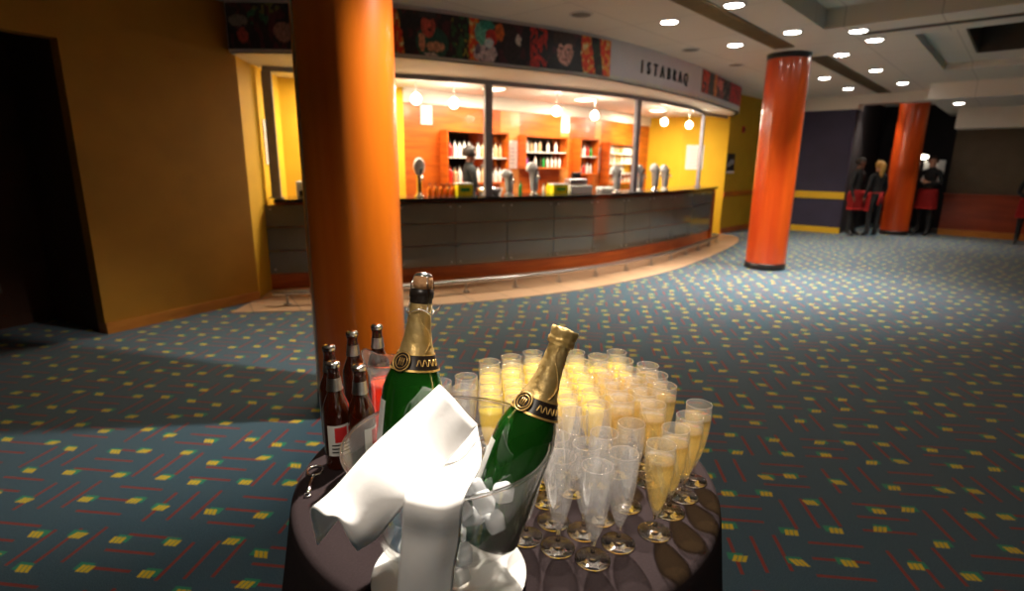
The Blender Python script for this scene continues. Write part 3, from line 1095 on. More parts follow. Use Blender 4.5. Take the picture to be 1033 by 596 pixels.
s0_ = None
for (x, y, lb) in [(0.70, 6.40, 'grey ceiling speaker above the painted mural'), (2.43, 8.21, 'grey ceiling speaker above the right mural'), (3.50, 9.35, 'grey ceiling speaker nearest the red column')]:
    if s0_ is None:
        t = empty('ceiling_speaker')
        bm = BM(); lathe(bm, [(0.105, -0.004), (0.105, -0.012), (0.125, -0.010), (0.13, 0)], 28); link('rim', bm, M['ring'], t, True)
        bm = BM(); lathe(bm, [(0, -0.014), (0.06, -0.012), (0.106, -0.004), (0.106, 0), (0, 0)], 28); link('grille', bm, M['speaker_grey'], t, True)
        s0_ = t
    else:
        t = copy_tree(s0_)
    t.location = (x, y, CEIL)
    tag(t, lb, 'ceiling speaker', 'ceiling speakers')


bm = BM()
for xa, ya, w_ in ((-0.03, 9.88, 0.42), (0.98, 10.77, 0.24), (1.68, 11.47, 0.22)):
    i_ = min(range(len(WOOD.p)), key=lambda i: (WOOD.p[i] - Vector((xa, ya, 0))).length)
    WOOD.slab(bm, WOOD.s[i_] - w_ / 2, WOOD.s[i_] + w_ / 2, 0.004, -0.01, 0.0, 2.40)
struct(link('trim_10', bm, M['light_wood']))
# ------------------------------------------------------------------ back bar niches, papers
def niche(s0, s1, z0, z1, label, mirror, shelves, bottles, nlab):
    sm = (s0 + s1) / 2
    q, a = WOOD.at(sm, 0.0, z0)
    w = s1 - s0; h = z1 - z0
    t = tag(empty('display_niche', (q.x, q.y, z0), (0, 0, a)), label, 'shelf unit')
    D = 0.20
    bm = BM()
    box(bm, (-w / 2, -D / 2 - 0.002, h / 2), (0.025, D, h + 0.025)); box(bm, (w / 2, -D / 2 - 0.002, h / 2), (0.025, D, h + 0.025))
    box(bm, (0, -D / 2 - 0.002, 0), (w, D, 0.025)); box(bm, (0, -D / 2 - 0.002, h), (w, D, 0.025))
    link('frame', bm, M['bar_wood'], t)
    bm = BM(); box(bm, (0, -0.012, h / 2), (w - 0.025, 0.012, h - 0.025)); link('mirror_back', bm, mirror, t)
    for zz in shelves:
        bm = BM(); box(bm, (0, -D / 2, zz * h), (w - 0.03, D - 0.03, 0.015)); link('shelf', bm, M['white_plastic'], t)
    ca, sa = cos(a), sin(a)
    levels = [0.0125] + [zz * h + 0.0075 for zz in shelves]
    for lv in levels:
        n = int((w - 0.08) / 0.095)
        for j in range(n):
            if random.random() < 0.12:
                continue
            lx = -w / 2 + 0.06 + (w - 0.12) * (j + 0.5) / n
            ly = -D * 0.52
            o = small_bottle(random.choice(bottles))
            o.location = (q.x + lx * ca - ly * sa, q.y + lx * sa + ly * ca, z0 + lv)
            sc = random.uniform(0.66, 0.78) if (h / (len(shelves) + 1)) < 0.34 else random.uniform(.8, .95)
            o.scale = (sc, sc, sc * 0.95)
            tag(o, 'small spirit bottle on ' + nlab, 'bottle', 'bottles on ' + nlab)
    return t


BPROF = [(0, 0), (0.036, 0), (0.038, 0.01), (0.038, 0.17), (0.03, 0.205), (0.014, 0.23), (0.013, 0.275), (0.015, 0.278), (0.015, 0.30), (0, 0.302)]
BCACHE = {}


def small_bottle(colr):
    if colr not in BCACHE:
        bm = BM(); lathe(bm, BPROF, 12)
        me = bpy.data.meshes.new('bottle'); bmesh.ops.recalc_face_normals(bm, faces=bm.faces); bm.to_mesh(me); bm.free()
        me.materials.append(M['b_' + colr]); me.materials.append(M['black'])
        for p in me.polygons:
            p.use_smooth = True
            if p.center.z > 0.27: p.material_index = 1
        BCACHE[colr] = me
    o = bpy.data.objects.new('spirit_bottle', BCACHE[colr])
    COL.objects.link(o)
    return o


def wood_s(x, y):
    i = min(range(len(WOOD.p)), key=lambda i: (WOOD.p[i] - Vector((x, y, 0))).length)
    return WOOD.s[i]


S_ = wood_s
niche(S_(-1.09, 8.95), S_(-0.25, 9.70), 1.22, 2.02, 'wide mirrored niche behind the bartender with a white shelf', M['mirror'], [0.5], ['clear', 'clear', 'clear', 'tan', 'red'], 'the shelves behind the bartender')
niche(S_(0.14, 10.02), S_(0.82, 10.62), 1.46, 2.0, 'mirrored bottle niche right of the tall middle post', M['mirror'], [0.5], ['green', 'clear', 'clear', 'clear', 'tan', 'purple'], 'the mirrored niche right of the middle post')
niche(S_(1.13, 10.91), S_(1.5, 11.28), 1.35, 2.0, 'narrow dark niche with bottles left of the white shelves', M['mirror'], [0.5], ['green', 'clear', 'clear', 'red'], 'the narrow dark niche')
niche(S_(1.80, 11.62), S_(2.62, 12.75), 1.15, 1.95, 'niche of pale shelves just left of the right screen post', M['wall_yellow'], [0.25, 0.5, 0.75], ['clear', 'tan'], 'the pale shelves by the right post')

papers = [(-1.32, 8.77, 2.10, 2.38, 0.20, 'small white notice high on the wood wall above the bartender'), (-0.09, 9.83, 1.45, 1.92, 0.32, 'large white poster on the wood wall right of the middle post'),
          (0.96, 10.73, 2.10, 2.40, 0.22, 'small white notice high between the bottle niches'), (1.66, 11.45, 1.36, 1.86, 0.20, 'tall white notice beside the pale shelves')]
for x, y, z0, z1, w, lb in papers:
    q, a = WOOD.at(S_(x, y), 0.0)
    t = tag(empty('notice', (q.x, q.y, z0), (0, 0, a)), lb, 'notice')
    bm = BM(); box(bm, (0, -0.012, (z1 - z0) / 2), (w, 0.01, z1 - z0), 0, 0.002); link('sheet', bm, M['paper'], t)
    bm = BM()
    for j in range(5):
        box(bm, (0, -0.0185, (z1 - z0) * (0.2 + 0.13 * j)), (w * (0.7 if j % 2 else 0.55), 0.002, 0.012))
    link('print', bm, M['paper_ink'], t)


def wall_paper(a, c, f, z0, z1, w, label, mat=None, name='notice'):
    A_ = Vector((a[0], a[1], 0)); C_ = Vector((c[0], c[1], 0))
    p = A_.lerp(C_, f); d = (C_ - A_).normalized(); ang = math.atan2(d.y, d.x)
    t = tag(empty(name, (p.x, p.y, z0), (0, 0, ang)), label, 'poster' if name == 'poster' else 'notice')
    bm = BM(); box(bm, (0, -0.008, (z1 - z0) / 2), (w, 0.012, z1 - z0), 0, 0.002); link('sheet', bm, mat or M['paper'], t)
    return t, w, z1 - z0


t, w, h = wall_paper((-2.96, 6.62), (-3.06, 7.6), 0.42, 1.50, 2.02, 0.36, 'white notice on the yellow wall at the bar’s left end')
bm = BM()
for j in range(6): box(bm, (0, -0.0155, h * (0.15 + 0.13 * j)), (w * .6, 0.002, 0.012))
link('print', bm, M['paper_ink'], t)
t, w, h = wall_paper((3.85, 13.10), (4.78, 12.80), 0.30, 1.44, 1.98, 0.38, 'white notice on the yellow wall at the bar’s right end')
bm = BM()
for j in range(6): box(bm, (0, -0.0155, h * (0.15 + 0.13 * j)), (w * .6, 0.002, 0.012))
link('print', bm, M['paper_ink'], t)
t, w, h = wall_paper((4.78, 12.80), (6.35, 14.45), 0.10, 1.36, 1.80, 0.42, 'dark photo poster on the ochre wall past the bar end', M['collar_black'], 'poster')
bm = BM()
for j in range(7):
    lathe(bm, [(0, 0.0), (0.05, 0.0), (0.05, 0.002), (0, 0.002)], 10, Matrix.Translation((-0.14 + 0.045 * j, -0.0145, h * (0.35 + 0.3 * hsh(j, 3)))) @ Matrix.Rotation(pi / 2, 4, 'X'))
link('picture_figures', bm, M['paper_ink'], t)
bm = BM(); box(bm, (0, -0.016, 0.03), (w * .95, 0.003, 0.05)); link('white_caption_strip', bm, M['paper'], t)
q = uv(0, 0)
bm = BM()
t = tag(empty('fire_call_point', (5.30, 13.36, 2.35), (0, 0, math.atan2(1.65, 1.57))), 'small red box high on the ochre wall left of the red column', 'alarm box')
bm = BM(); box(bm, (0, -0.02, 0), (0.12, 0.04, 0.14), 0, 0.01); link('housing', bm, M['label_red'], t)
bm = BM(); lathe(bm, [(0, 0), (0.03, 0), (0.03, 0.01), (0, 0.012)], 12, Matrix.Translation((0, -0.041, 0)) @ Matrix.Rotation(pi / 2, 4, 'X')); link('sounder', bm, M['black'], t)

# socket in the dark recess
sp_ = C0 + nl * 0.985 - dl * 0.45
t = tag(empty('wall_socket', (sp_.x, sp_.y, 0.38), (0, 0, math.atan2(dl.y, dl.x))), 'small double wall socket in the dark recess at the left edge', 'socket')
bm = BM(); box(bm, (0, -0.006, 0), (0.15, 0.012, 0.09), 0, 0.004); link('face_plate', bm, M['socket'], t)
for sx in (-1, 1):
    bm = BM(); box(bm, (sx * 0.035, -0.0145, 0.015), (0.015, 0.006, 0.022), 0, 0.002); link('switch', bm, M['socket'], t)


# ------------------------------------------------------------------ things on the bar
def on_bar(s, off):
    return BAR.at(s, off, 1.10)


def bar_s(px_pts):
    return px_pts


def beer_tap(x, y, h, label, style):
    t = tag(empty('beer_tap', (x, y, 1.10), (0, 0, 0.5)), label, 'beer tap', 'beer taps on the counter')
    bm = BM()
    lathe(bm, [(0, 0), (0.07, 0), (0.07, 0.012), (0.04, 0.03), (0.034, 0.06), (0.034, h * 0.72), (0.04, h * .76), (0, h * 0.77)], 18)
    link('tower', bm, M['chrome'] if style != 2 else M['white_plastic'], t, True)
    bm = BM()
    if style == 0:
        lathe(bm, [(0, -0.03), (0.075, -0.03), (0.095, -0.01), (0.095, 0.01), (0.075, 0.03), (0, 0.03)], 20, Matrix.Translation((0, -0.01, h * .88)) @ Matrix.Rotation(pi / 2, 4, 'X') @ Matrix.Diagonal((.8, 1.2, 1, 1)))
    else:
        P_ = [(0.05, 0.12), (0.055, .62), (0.05, .80), (0.02, .93), (-0.03, 1.0), (-0.085, .97), (-0.115, .86), (-0.12, .74), (-0.085, .70), (-0.04, .72), (-0.035, .12)]
        a_ = [bm.verts.new((x_, -0.045, z_ * h)) for x_, z_ in P_]; c_ = [bm.verts.new((x_, 0.045, z_ * h)) for x_, z_ in P_]
        fs_ = [bm.faces.new(a_[::-1]), bm.faces.new(c_)]
        for i_ in range(len(P_)): fs_.append(bm.faces.new((a_[i_], a_[(i_ + 1) % len(P_)], c_[(i_ + 1) % len(P_)], c_[i_])))
        bmesh.ops.bevel(bm, geom=list({e for f_ in fs_[:2] for e in f_.edges}), offset=0.016, segments=2, affect='EDGES')
    link('tap_head', bm, M['white_plastic'], t, True)
    bm = BM(); tube(bm, [(0, -0.04, h * .6), (0, -0.13, h * .6), (0, -0.15, h * .5)], 0.012, 8); link('spout', bm, M['chrome'], t, True)
    bm = BM(); tube(bm, [(0, -0.06, h * .63), (0, -0.09, h * .83)], [0.010, 0.016], 8); link('tap_handle', bm, M['black'], t, True)
    return t


beer_tap(-1.235, 7.42, 0.44, 'beer tap with round white head left of the bartender', 0)
beer_tap(-0.06, 7.98, 0.36, 'slim chrome beer tap just right of the tall middle post', 2)
beer_tap(0.30, 8.15, 0.46, 'beer tap with tall curved white head in mid bar', 1)
beer_tap(1.66, 9.05, 0.42, 'curved white beer tap just left of the right screen post', 1)
beer_tap(2.13, 9.50, 0.44, 'white double-headed beer tap just right of the right screen post', 2)
beer_tap(2.50, 9.95, 0.46, 'curved white beer tap in front of the yellow wall, left one', 1)
beer_tap(2.75, 10.25, 0.44, 'white and chrome beer tap in front of the yellow wall, right one', 2)

# bottles lined up on the counter
for j in range(6):
    o = small_bottle('orange'); o.name = 'drinks_bottle'
    o.location = (-1.12 + 0.075 * j, 7.55 + 0.03 * j, 1.10); o.scale = (.8, .8, .55)
    tag(o, 'small orange bottle with dark cap in the row left of the bartender', 'bottle', 'orange bottles left of the bartender')
for j, (cx_, sc) in enumerate([('orange', .7), ('red', .6), ('green', .75), ('orange', .62), ('clear', .6), ('yellow', .7), ('yellow', .6), ('purple', .55), ('clear', .8), ('blue', .7)]):
    q, a = BAR.at(3.28 + 0.115 * j + (0.2 if j > 2 else 0), -0.40 - 0.05 * (j % 2), 1.10)
    o = small_bottle(cx_); o.name = 'drinks_bottle'; o.location = q; o.scale = (sc, sc, sc * .85)
    tag(o, cx_ + ' bottle standing on the counter among the taps, ' + ['left of', 'close left of', 'behind', 'just right of', 'second right of', 'third right of', 'fourth right of', 'fifth right of', 'sixth right of', 'farthest right of'][j] + ' the mid bar tap', 'bottle', 'bottles on the counter')


def tub(x, y, w, d, h, mat, label, name='carton', cat='carton', n=0):
    t = tag(empty(name, (x, y, 1.10), (0, 0, 0.5)), label, cat)
    bm = BM(); box(bm, (0, 0, h / 2), (w, d, h), 0, 0.008)
    link('box_body', bm, mat, t)
    bm = BM(); box(bm, (0, 0, h + 0.006), (w * 1.04, d * 1.04, 0.02), 0, 0.005)
    link('lid', bm, M['white_plastic'], t)
    bm = BM(); box(bm, (0, -d / 2 - 0.002, h * .55), (w * .6, 0.003, h * .3)); link('front_label', bm, M['b_green'], t)
    return t


tub(-0.68, 7.68, 0.22, 0.14, 0.16, M['b_yellow'], 'yellow carton on the bar just left of the bartender')
tub(0.68, 8.42, 0.26, 0.14, 0.14, M['b_yellow'], 'yellow carton on the bar right of the mid bar tap')
t = tag(empty('till', (0.98, 8.72, 1.10), (0, 0, 0.55)), 'grey cash till on the bar left of the right screen post', 'till')
bm = BM(); box(bm, (0, 0, 0.06), (0.42, 0.28, 0.12), 0, 0.01); link('cash_drawer', bm, M['white_plastic'], t)
bm = BM(); box(bm, (0, 0.02, 0.17), (0.34, 0.16, 0.10), 0, 0.02); link('keyboard_unit', bm, M['steel'], t)
bm = BM(); box(bm, (0.02, 0.05, 0.27), (0.16, 0.04, 0.09), 0, 0.008, None); link('display', bm, M['black'], t)
t = tag(empty('coffee_machine', (-0.10 - 2.55, 7.1, 1.10), (0, 0, 0.25)), 'small white and black machine on the bar at its left end', 'coffee machine')
bm = BM(); box(bm, (0, 0, 0.10), (0.15, 0.16, 0.20), 0, 0.015); link('housing', bm, M['white_plastic'], t)
bm = BM(); box(bm, (0.11, 0, 0.07), (0.08, 0.15, 0.14), 0, 0.01); box(bm, (0, -0.09, 0.05), (0.08, 0.04, 0.07), 0, .005); link('grinder', bm, M['black'], t)
c0_ = None
for j in range(12):
    q, a = BAR.at(5.15 + 0.085 * (j % 6), -0.30 - 0.09 * (j // 6), 1.10)
    if c0_ is None:
        bm = BM(); lathe(bm, [(0, 0), (0.024, 0), (0.030, 0.03), (0.036, 0.085), (0.034, 0.085), (0.028, 0.03), (0.02, 0.006), (0, 0.006)], 16)
        c0_ = o = link('white_cup', bm, M['china'], None, True)
    else:
        o = c0_.copy(); COL.objects.link(o)
    o.location = q
    tag(o, 'white cup in the double row on the bar left of the right screen post', 'cup', 'white cups on the bar')
# glass washer tray and white boxes
t = tag(empty('ice_tray', (-0.33, 8.02, 1.10), (0, 0, 0.4)), 'low grey steel tray on the bar behind the middle post', 'tray')
bm = BM(); lathe(bm, [(0.0, 0.005), (0.15, 0.005), (0.18, 0.10), (0.19, 0.10), (0.16, 0.0), (0, 0)], 24); link('bowl', bm, M['steel'], t, True)


# ------------------------------------------------------------------ people
def person(name, label, x, y, rz, h, shirt, legs, skin, hair, pose, apron=None, hair_style='short', z=0.0):
    k = h / 1.75
    root = tag(empty(name, (x, y, z), (0, 0, rz)), label, 'person')
    verts, edges, rad, seg = [], [], [], []

    def V_(p, r, par=None, part='shirt'):
        verts.append(Vector(p) * k); rad.append(r * k)
        if par is not None:
            edges.append((par, len(verts) - 1)); seg.append((par, len(verts) - 1, part))
        return len(verts) - 1
    pel = V_((0, 0, .95), .125, None)
    sp1 = V_((0, 0.005, 1.08), .115, pel)
    chs = V_((0, 0.0, 1.28), .145, sp1)
    nb = V_((0, -0.005, 1.42), .10, chs)
    nk = V_((0, 0.0, 1.50), .052, nb, 'skin')
    h0 = V_((0, 0.015, 1.56), .062, nk, 'skin')
    h1 = V_((0, 0.02, 1.635), .083, h0, 'skin')
    h2 = V_((0, 0.005, 1.70), .058, h1, 'skin')
    nose = V_((0, 0.115, 1.625), .012, h1, 'skin')
    ch_ = V_((0, 0.075, 1.555), .022, h0, 'skin')
    for s in (-1, 1):
        V_((s * .092, 0.005, 1.63), .014, h1, 'skin')
    for s in (-1, 1):
        sh = V_((s * .175, -0.005, 1.40), .058, nb)
        el, wr, pm = pose['arm'][0 if s < 0 else 1]
        e_ = V_(el, .042, sh)
        w_ = V_(wr, .028, e_)
        d = (Vector(pm) - Vector(wr)).normalized()
        p_ = V_(Vector(wr) + d * .05, .030, w_, 'skin')
        side = d.cross(Vector((0, 0, 1)))
        side = side.normalized() if side.length > .1 else Vector((0, 1, 0))
        up = side.cross(d).normalized()
        for f, (o_, ln) in enumerate(((-.026, .055), (-.009, .068), (.009, .064), (.026, .050))):
            f1 = V_(Vector(wr) + d * (.085 + .004 * f % 2) + side * o_, .009, p_, 'skin')
            f2 = V_(Vector(wr) + d * (.085 + ln * .8) + side * o_ - up * .016, .008, f1, 'skin')
        V_(Vector(wr) + d * .075 - side * .045, .009, p_, 'skin')
    for s in (-1, 1):
        hp = V_((s * .095, 0, .90), .098, pel, 'legs')
        kx, ky, kz = pose['leg'][0 if s < 0 else 1]
        kn = V_((s * .105 + kx, ky, .50), .062, hp, 'legs')
        an = V_((s * .11 + kx, ky - .02, .09), .042, kn, 'legs')
        V_((s * .115 + kx, ky - .045, .04), .040, an, 'shoe')
        V_((s * .13 + kx, ky + .13, .03), .030, an, 'shoe')
    me = bpy.data.meshes.new('body')
    me.from_pydata(verts, edges, [])
    o = bpy.data.objects.new('body', me)
    COL.objects.link(o)
    sm = o.modifiers.new('skin', 'SKIN')
    me.skin_vertices.new() if not me.skin_vertices else None
    for i, sv in enumerate(me.skin_vertices[0].data):
        sv.radius = (rad[i], rad[i] * (0.72 if i in (pel, sp1, chs, nb) else (1.12 if i in (h1,) else 1.0)))
        sv.use_root = (i == 0)
    o.modifiers.new('sub', 'SUBSURF').levels = 1
    bpy.context.view_layer.update()
    ev = o.evaluated_get(bpy.context.evaluated_depsgraph_get())
    nm = bpy.data.meshes.new_from_object(ev)
    nm.materials.clear()
    for mm in (M[shirt], M[legs], M[skin], M['black']):
        nm.materials.append(mm)
    idx = {'shirt': 0, 'legs': 1, 'skin': 2, 'shoe': 3}
    for p in nm.polygons:
        best, bi = 1e9, 0
        c = p.center
        for a, b_, part in seg:
            A, B_ = verts[a], verts[b_]
            ab = B_ - A
            t_ = max(0, min(1, (c - A).dot(ab) / max(ab.length_squared, 1e-9)))
            d = (c - (A + ab * t_)).length / (rad[a] * (1 - t_) + rad[b_] * t_)
            if d < best:
                best, bi = d, idx[part]
        if bi == 0 and c.z < .93 * k: bi = 1 if abs(c.x) < .3 * k and c.z < .90 * k and (c.x ** 2) < (.2 * k) ** 2 else bi
        p.material_index = bi
        p.use_smooth = True
    nm.name = 'body'
    bpy.data.objects.remove(o)
    body = bpy.data.objects.new('body', nm)
    COL.objects.link(body)
    body.parent = root
    # hair
    bm = BM()
    bmesh.ops.create_icosphere(bm, subdivisions=3, radius=1.0)
    for v in bm.verts:
        front = max(0, v.co.y)
        v.co = Vector((v.co.x * .098, v.co.y * .108 - .012, v.co.z * .105))
        v.co += v.normal * 0.006 * hsh(v.co.x * 90, v.co.y * 90, v.co.z * 90)
    cut = [f for f in bm.faces if (f.calc_center_median().y > 0.03 and f.calc_center_median().z < 0.055) or f.calc_center_median().z < -0.055]
    bmesh.ops.delete(bm, geom=cut, context='FACES')
    if hair_style == 'ponytail':
        tube(bm, [(0.0, -.09, .02), (-.03, -.15, .0), (-.06, -.17, -.08), (-.07, -.16, -.19), (-.06, -.15, -.27)], [.045, .05, .055, .048, .015], 10)
    if hair_style == 'long':
        tube(bm, [(0.0, -.05, .02), (0, -.085, -.08), (0, -.09, -.18)], [.085, .08, .04], 12)
    for v in bm.verts:
        v.co = (v.co + Vector((0, .018, 1.645))) * k
    link('hair', bm, M[hair], root, True)
    # eyes
    for s in (-1, 1):
        bm = BM(); bmesh.ops.create_icosphere(bm, subdivisions=1, radius=.011 * k, matrix=Matrix.Translation(Vector((s * .032, .098, 1.648)) * k))
        link('eye', bm, M['black'], root, True)
    if apron:
        bm = BM()
        n = 22
        rings = []
        for j, (zz, f) in enumerate(((1.02, 1.0), (.95, 1.04), (.80, 1.12), (.66, 1.17), (.60, 1.18))):
            ring = []
            for i in range(n + 1):
                a = -pi * .12 + pi * 1.24 * i / n
                rr = 1 + .035 * sin(i * 1.7) * (j / 4)
                ring.append(bm.verts.new(Vector((.185 * cos(a) * f * rr, .150 * sin(a) * f * rr + .0, zz)) * k))
            rings.append(ring)
        for A, B_ in zip(rings[:-1], rings[1:]):
            for i in range(n):
                bm.faces.new((A[i], A[i + 1], B_[i + 1], B_[i]))
        bmesh.ops.solidify(bm, geom=list(bm.faces), thickness=0.006)
        tube(bm, [Vector((.165 * cos(2 * pi * i / 24), .125 * sin(2 * pi * i / 24), 1.02)) * k for i in range(24)], .012 * k, 6, True)
        tube(bm, [Vector(q) * k for q in ((0, -.135, 1.02), (.03, -.16, .92), (.04, -.15, .78))], [.022 * k, .02 * k, .03 * k], 6)
        tube(bm, [Vector(q) * k for q in ((0, -.135, 1.02), (-.04, -.16, .90), (-.05, -.15, .74))], [.022 * k, .02 * k, .03 * k], 6)
        link('apron', bm, M[apron], root, True)
    return root


LEG0 = [(0, 0, 0), (0, 0, 0)]
down = {'arm': [((-.24, -.01, 1.13), (-.23, .07, .90), (-.22, .10, .82)), ((.24, -.01, 1.13), (.23, .07, .90), (.22, .10, .82))], 'leg': LEG0}
work = {'arm': [((-.22, .03, 1.14), (-.15, .26, 1.08), (-.13, .34, 1.06)), ((.22, .03, 1.14), (.15, .26, 1.10), (.12, .34, 1.08))], 'leg': LEG0}
cross = {'arm': [((-.25, .05, 1.16), (-.02, .20, 1.20), (.08, .20, 1.24)), ((.25, .05, 1.16), (.02, .235, 1.17), (-.09, .21, 1.19))], 'leg': LEG0}
clasp = {'arm': [((-.24, .02, 1.14), (-.08, .19, 1.02), (-.01, .2, .98)), ((.24, .02, 1.14), (.08, .19, 1.02), (.01, .21, .98))], 'leg': [(0, .04, 0), (0, -.04, 0)]}
person('person', 'bartender in a dark shirt standing side-on behind the bar beside the middle post', -0.66, 8.55, radians(-68), 1.80, 'cloth_slate', 'cloth_black', 'skin_dark', 'hair_dark', work)
person('person', 'waiter in black with a red apron and dark hair, against the navy wall', 7.76, 12.72, radians(-150), 1.74, 'cloth_black', 'cloth_black', 'skin_dark', 'hair_dark', down, 'apron_red')
person('person', 'blonde waitress with ponytail seen from behind, black top and red apron', 8.10, 12.55, radians(10), 1.68, 'cloth_black', 'cloth_black', 'skin', 'hair_blond', down, 'apron_red', 'ponytail')
person('person', 'waiter with crossed arms and red apron right of the farthest column', 9.52, 12.92, radians(118), 1.80, 'cloth_black', 'cloth_black', 'skin', 'hair_dark', cross, 'apron_red')
person('person', 'person in black and red cut off by the right edge of the picture', 10.53, 11.40, radians(140), 1.62, 'cloth_black', 'cloth_black', 'skin_dark', 'hair_dark', clasp, 'apron_red', 'long')

# white poster and small lit lamp behind the waiter right of the farthest column
fp = uv(16.75, -1.62)
t = tag(empty('poster', (fp[0], fp[1], 1.15), (0, 0, UA - pi / 2)), 'white poster behind the head of the waiter with crossed arms', 'poster')
bm = BM(); box(bm, (0, 0, 0.28), (0.42, 0.02, 0.56), 0, 0.003); link('sheet', bm, M['paper'], t)
bm = BM(); box(bm, (0, -0.02, 0.28), (0.16, 0.02, 0.2), 0, 0.01); link('print', bm, M['paper_ink'], t)
bm = BM(); box(bm, (0, 0.10, 0.0), (0.04, 0.2, 0.5)); box(bm, (0, 0.10, -0.56), (0.3, 0.3, 1.13)); link('stand', bm, M['black'], t)
fp = uv(16.6, -1.86)
t = tag(empty('wall_lamp', (fp[0], fp[1], 1.78), (0, 0, UA - pi / 2)), 'small glowing lamp beside the head of the waiter with crossed arms', 'lamp')
bm = BM(); bmesh.ops.create_icosphere(bm, subdivisions=2, radius=0.085, matrix=Matrix.Diagonal((1.4, .8, .7, 1))); link('lamp_glass', bm, M['pendant_white'], t, True)
bm = BM(); tube(bm, [(0, 0.03, -0.05), (0, 0.05, -1.78)], 0.014, 8); lathe(bm, [(0, -1.78), (0.12, -1.78), (0.12, -1.76), (0, -1.75)], 20, Matrix.Translation((0, .05, 0))); link('stand', bm, M['black'], t)

# ================================================================== THE TABLE
TX, TY, TZ, TR = -0.008, 1.096, 0.900, 0.442
t = tag(empty('round_table', (TX, TY, 0)), 'round table hidden under the dark tablecloth', 'table')
bm = BM(); lathe(bm, [(0, 0.87), (TR - 0.012, 0.87), (TR - 0.006, 0.88), (TR - 0.008, 0.894), (0, 0.896)], 64); link('tabletop', bm, M['bar_wood'], t, True)
bm = BM(); lathe(bm, [(0.035, 0.02), (0.035, 0.87)], 20); link('pedestal', bm, M['steel'], t, True)
bm = BM(); lathe(bm, [(0, 0), (0.26, 0), (0.26, 0.015), (0.05, 0.035), (0, 0.035)], 40); link('base', bm, M['steel'], t, True)


def cloth_wob(r, z, a):
    d = max(0.0, (TZ - 0.02 - z)) / 0.85
    w = sin(a * 9 + 0.6) + 0.45 * sin(a * 5 + 2.1)
    if d <= 0:
        return r, z
    return r + 0.05 * min(1, d * 1.6) * w * (0.4 + d) + 0.03 * d, z


prof = [(0, TZ), (0.15, TZ), (0.30, TZ), (0.40, TZ), (TR - 0.012, TZ), (TR - 0.003, TZ - 0.004), (TR + 0.002, TZ - 0.012), (TR + 0.005, TZ - 0.03)]
for i in range(1, 15):
    prof.append((TR + 0.006 + 0.004 * i, TZ - 0.03 - 0.06 * i))
bm = BM(); lathe(bm, prof, 180, wob=cloth_wob)
o = link('tablecloth', bm, M['tablecloth'], None, True, (TX, TY, 0))
tag(o, 'charcoal tablecloth draped over the round drinks table', 'tablecloth')

# ------------------------------------------------------------------ champagne flutes
FH = 0.175
GR = []


def flute_proto(kind):
    t = empty('champagne_flute')
    bm = BM()
    lathe(bm, [(0.0045, 0.036), (0.0085, 0.044), (0.0135, 0.060), (0.0190, 0.082), (0.0232, 0.106), (0.0258, 0.130), (0.0266, 0.148), (0.0262, 0.162), (0.0252, FH)], 28)
    tube(bm, [(0.0252 * cos(2 * pi * i / 28), 0.0252 * sin(2 * pi * i / 28), FH) for i in range(28)], 0.0008, 6, True)
    link('bowl', bm, M['thin_glass'], t, True)
    bm = BM()
    lathe(bm, [(0, 0.046), (0.0050, 0.043), (0.0056, 0.038), (0.0044, 0.032), (0.0036, 0.022), (0.0042, 0.014), (0.0065, 0.008)], 14)
    link('stem', bm, M['solid_glass'], t, True)
    bm = BM()
    lathe(bm, [(0, 0.009), (0.0065, 0.008), (0.014, 0.0052), (0.024, 0.0030), (0.0292, 0.0024), (0.0302, 0.0014), (0.0292, 0.0004), (0.0, 0.0004)], 28)
    link('foot', bm, M['solid_glass'], t, True)
    if kind != 'empty':
        top = 0.150 if kind == 'champagne' else 0.138
        pr = [(0, 0.0465), (0.0072, 0.0490), (0.0122, 0.061), (0.0176, 0.083), (0.0218, 0.107), (0.0243, 0.130)]
        pr += [(0.0250, top), (0, top)]
        bm = BM(); lathe(bm, pr, 24)
        link('wine' if kind == 'champagne' else 'backlit_champagne', bm, M['champagne'] if kind == 'champagne' else M['backlit_champagne'], t, True)
    return t


K = 0.956
front = [(.147, .842, 'e', 'empty flute nearest the camera, foot at the front tip of the glasses'), (.088, .872, 'e', 'empty flute at the front, second from the ice bucket'),
         (.200, .885, 'e', 'empty flute at the front, just right of the nearest one'), (.031, .900, 'e', 'empty front flute with its foot right beside the ice bucket'),
         (.275, .918, 'c', 'pale champagne flute standing apart, nearest of the filled glasses'), (.320, .982, 'c', 'champagne flute, second from the front along the right table edge'),
         (.364, 1.036, 'c', 'champagne flute, third from the front along the right table edge'), (.402, 1.095, 'c', 'champagne flute at the far right edge, standing farthest out'),
         (.140, .917, 'e', None), (.238, 1.001, 'e', None), (.178, .960, 'e', None), (.085, .946, 'e', None)]
spots = [(x, y) for x, y, _, _ in front]
region = [(.147, .84), (.03, .90), (.07, 1.03), (-.02, 1.08), (-.165, 1.20), (-.165, 1.26), (-.1, 1.31), (-.05, 1.37), (.04, 1.43), (.2, 1.445), (.33, 1.42),
          (.375, 1.37), (.41, 1.24), (.418, 1.1), (.364, 1.03), (.318, .98), (.271, .915), (.24, .98), (.2, .885)]


def inside(x, y, P):
    c = False
    j = len(P) - 1
    for i in range(len(P)):
        if (P[i][1] > y) != (P[j][1] > y) and x < (P[j][0] - P[i][0]) * (y - P[i][1]) / (P[j][1] - P[i][1]) + P[i][0]:
            c = not c
        j = i
    return c


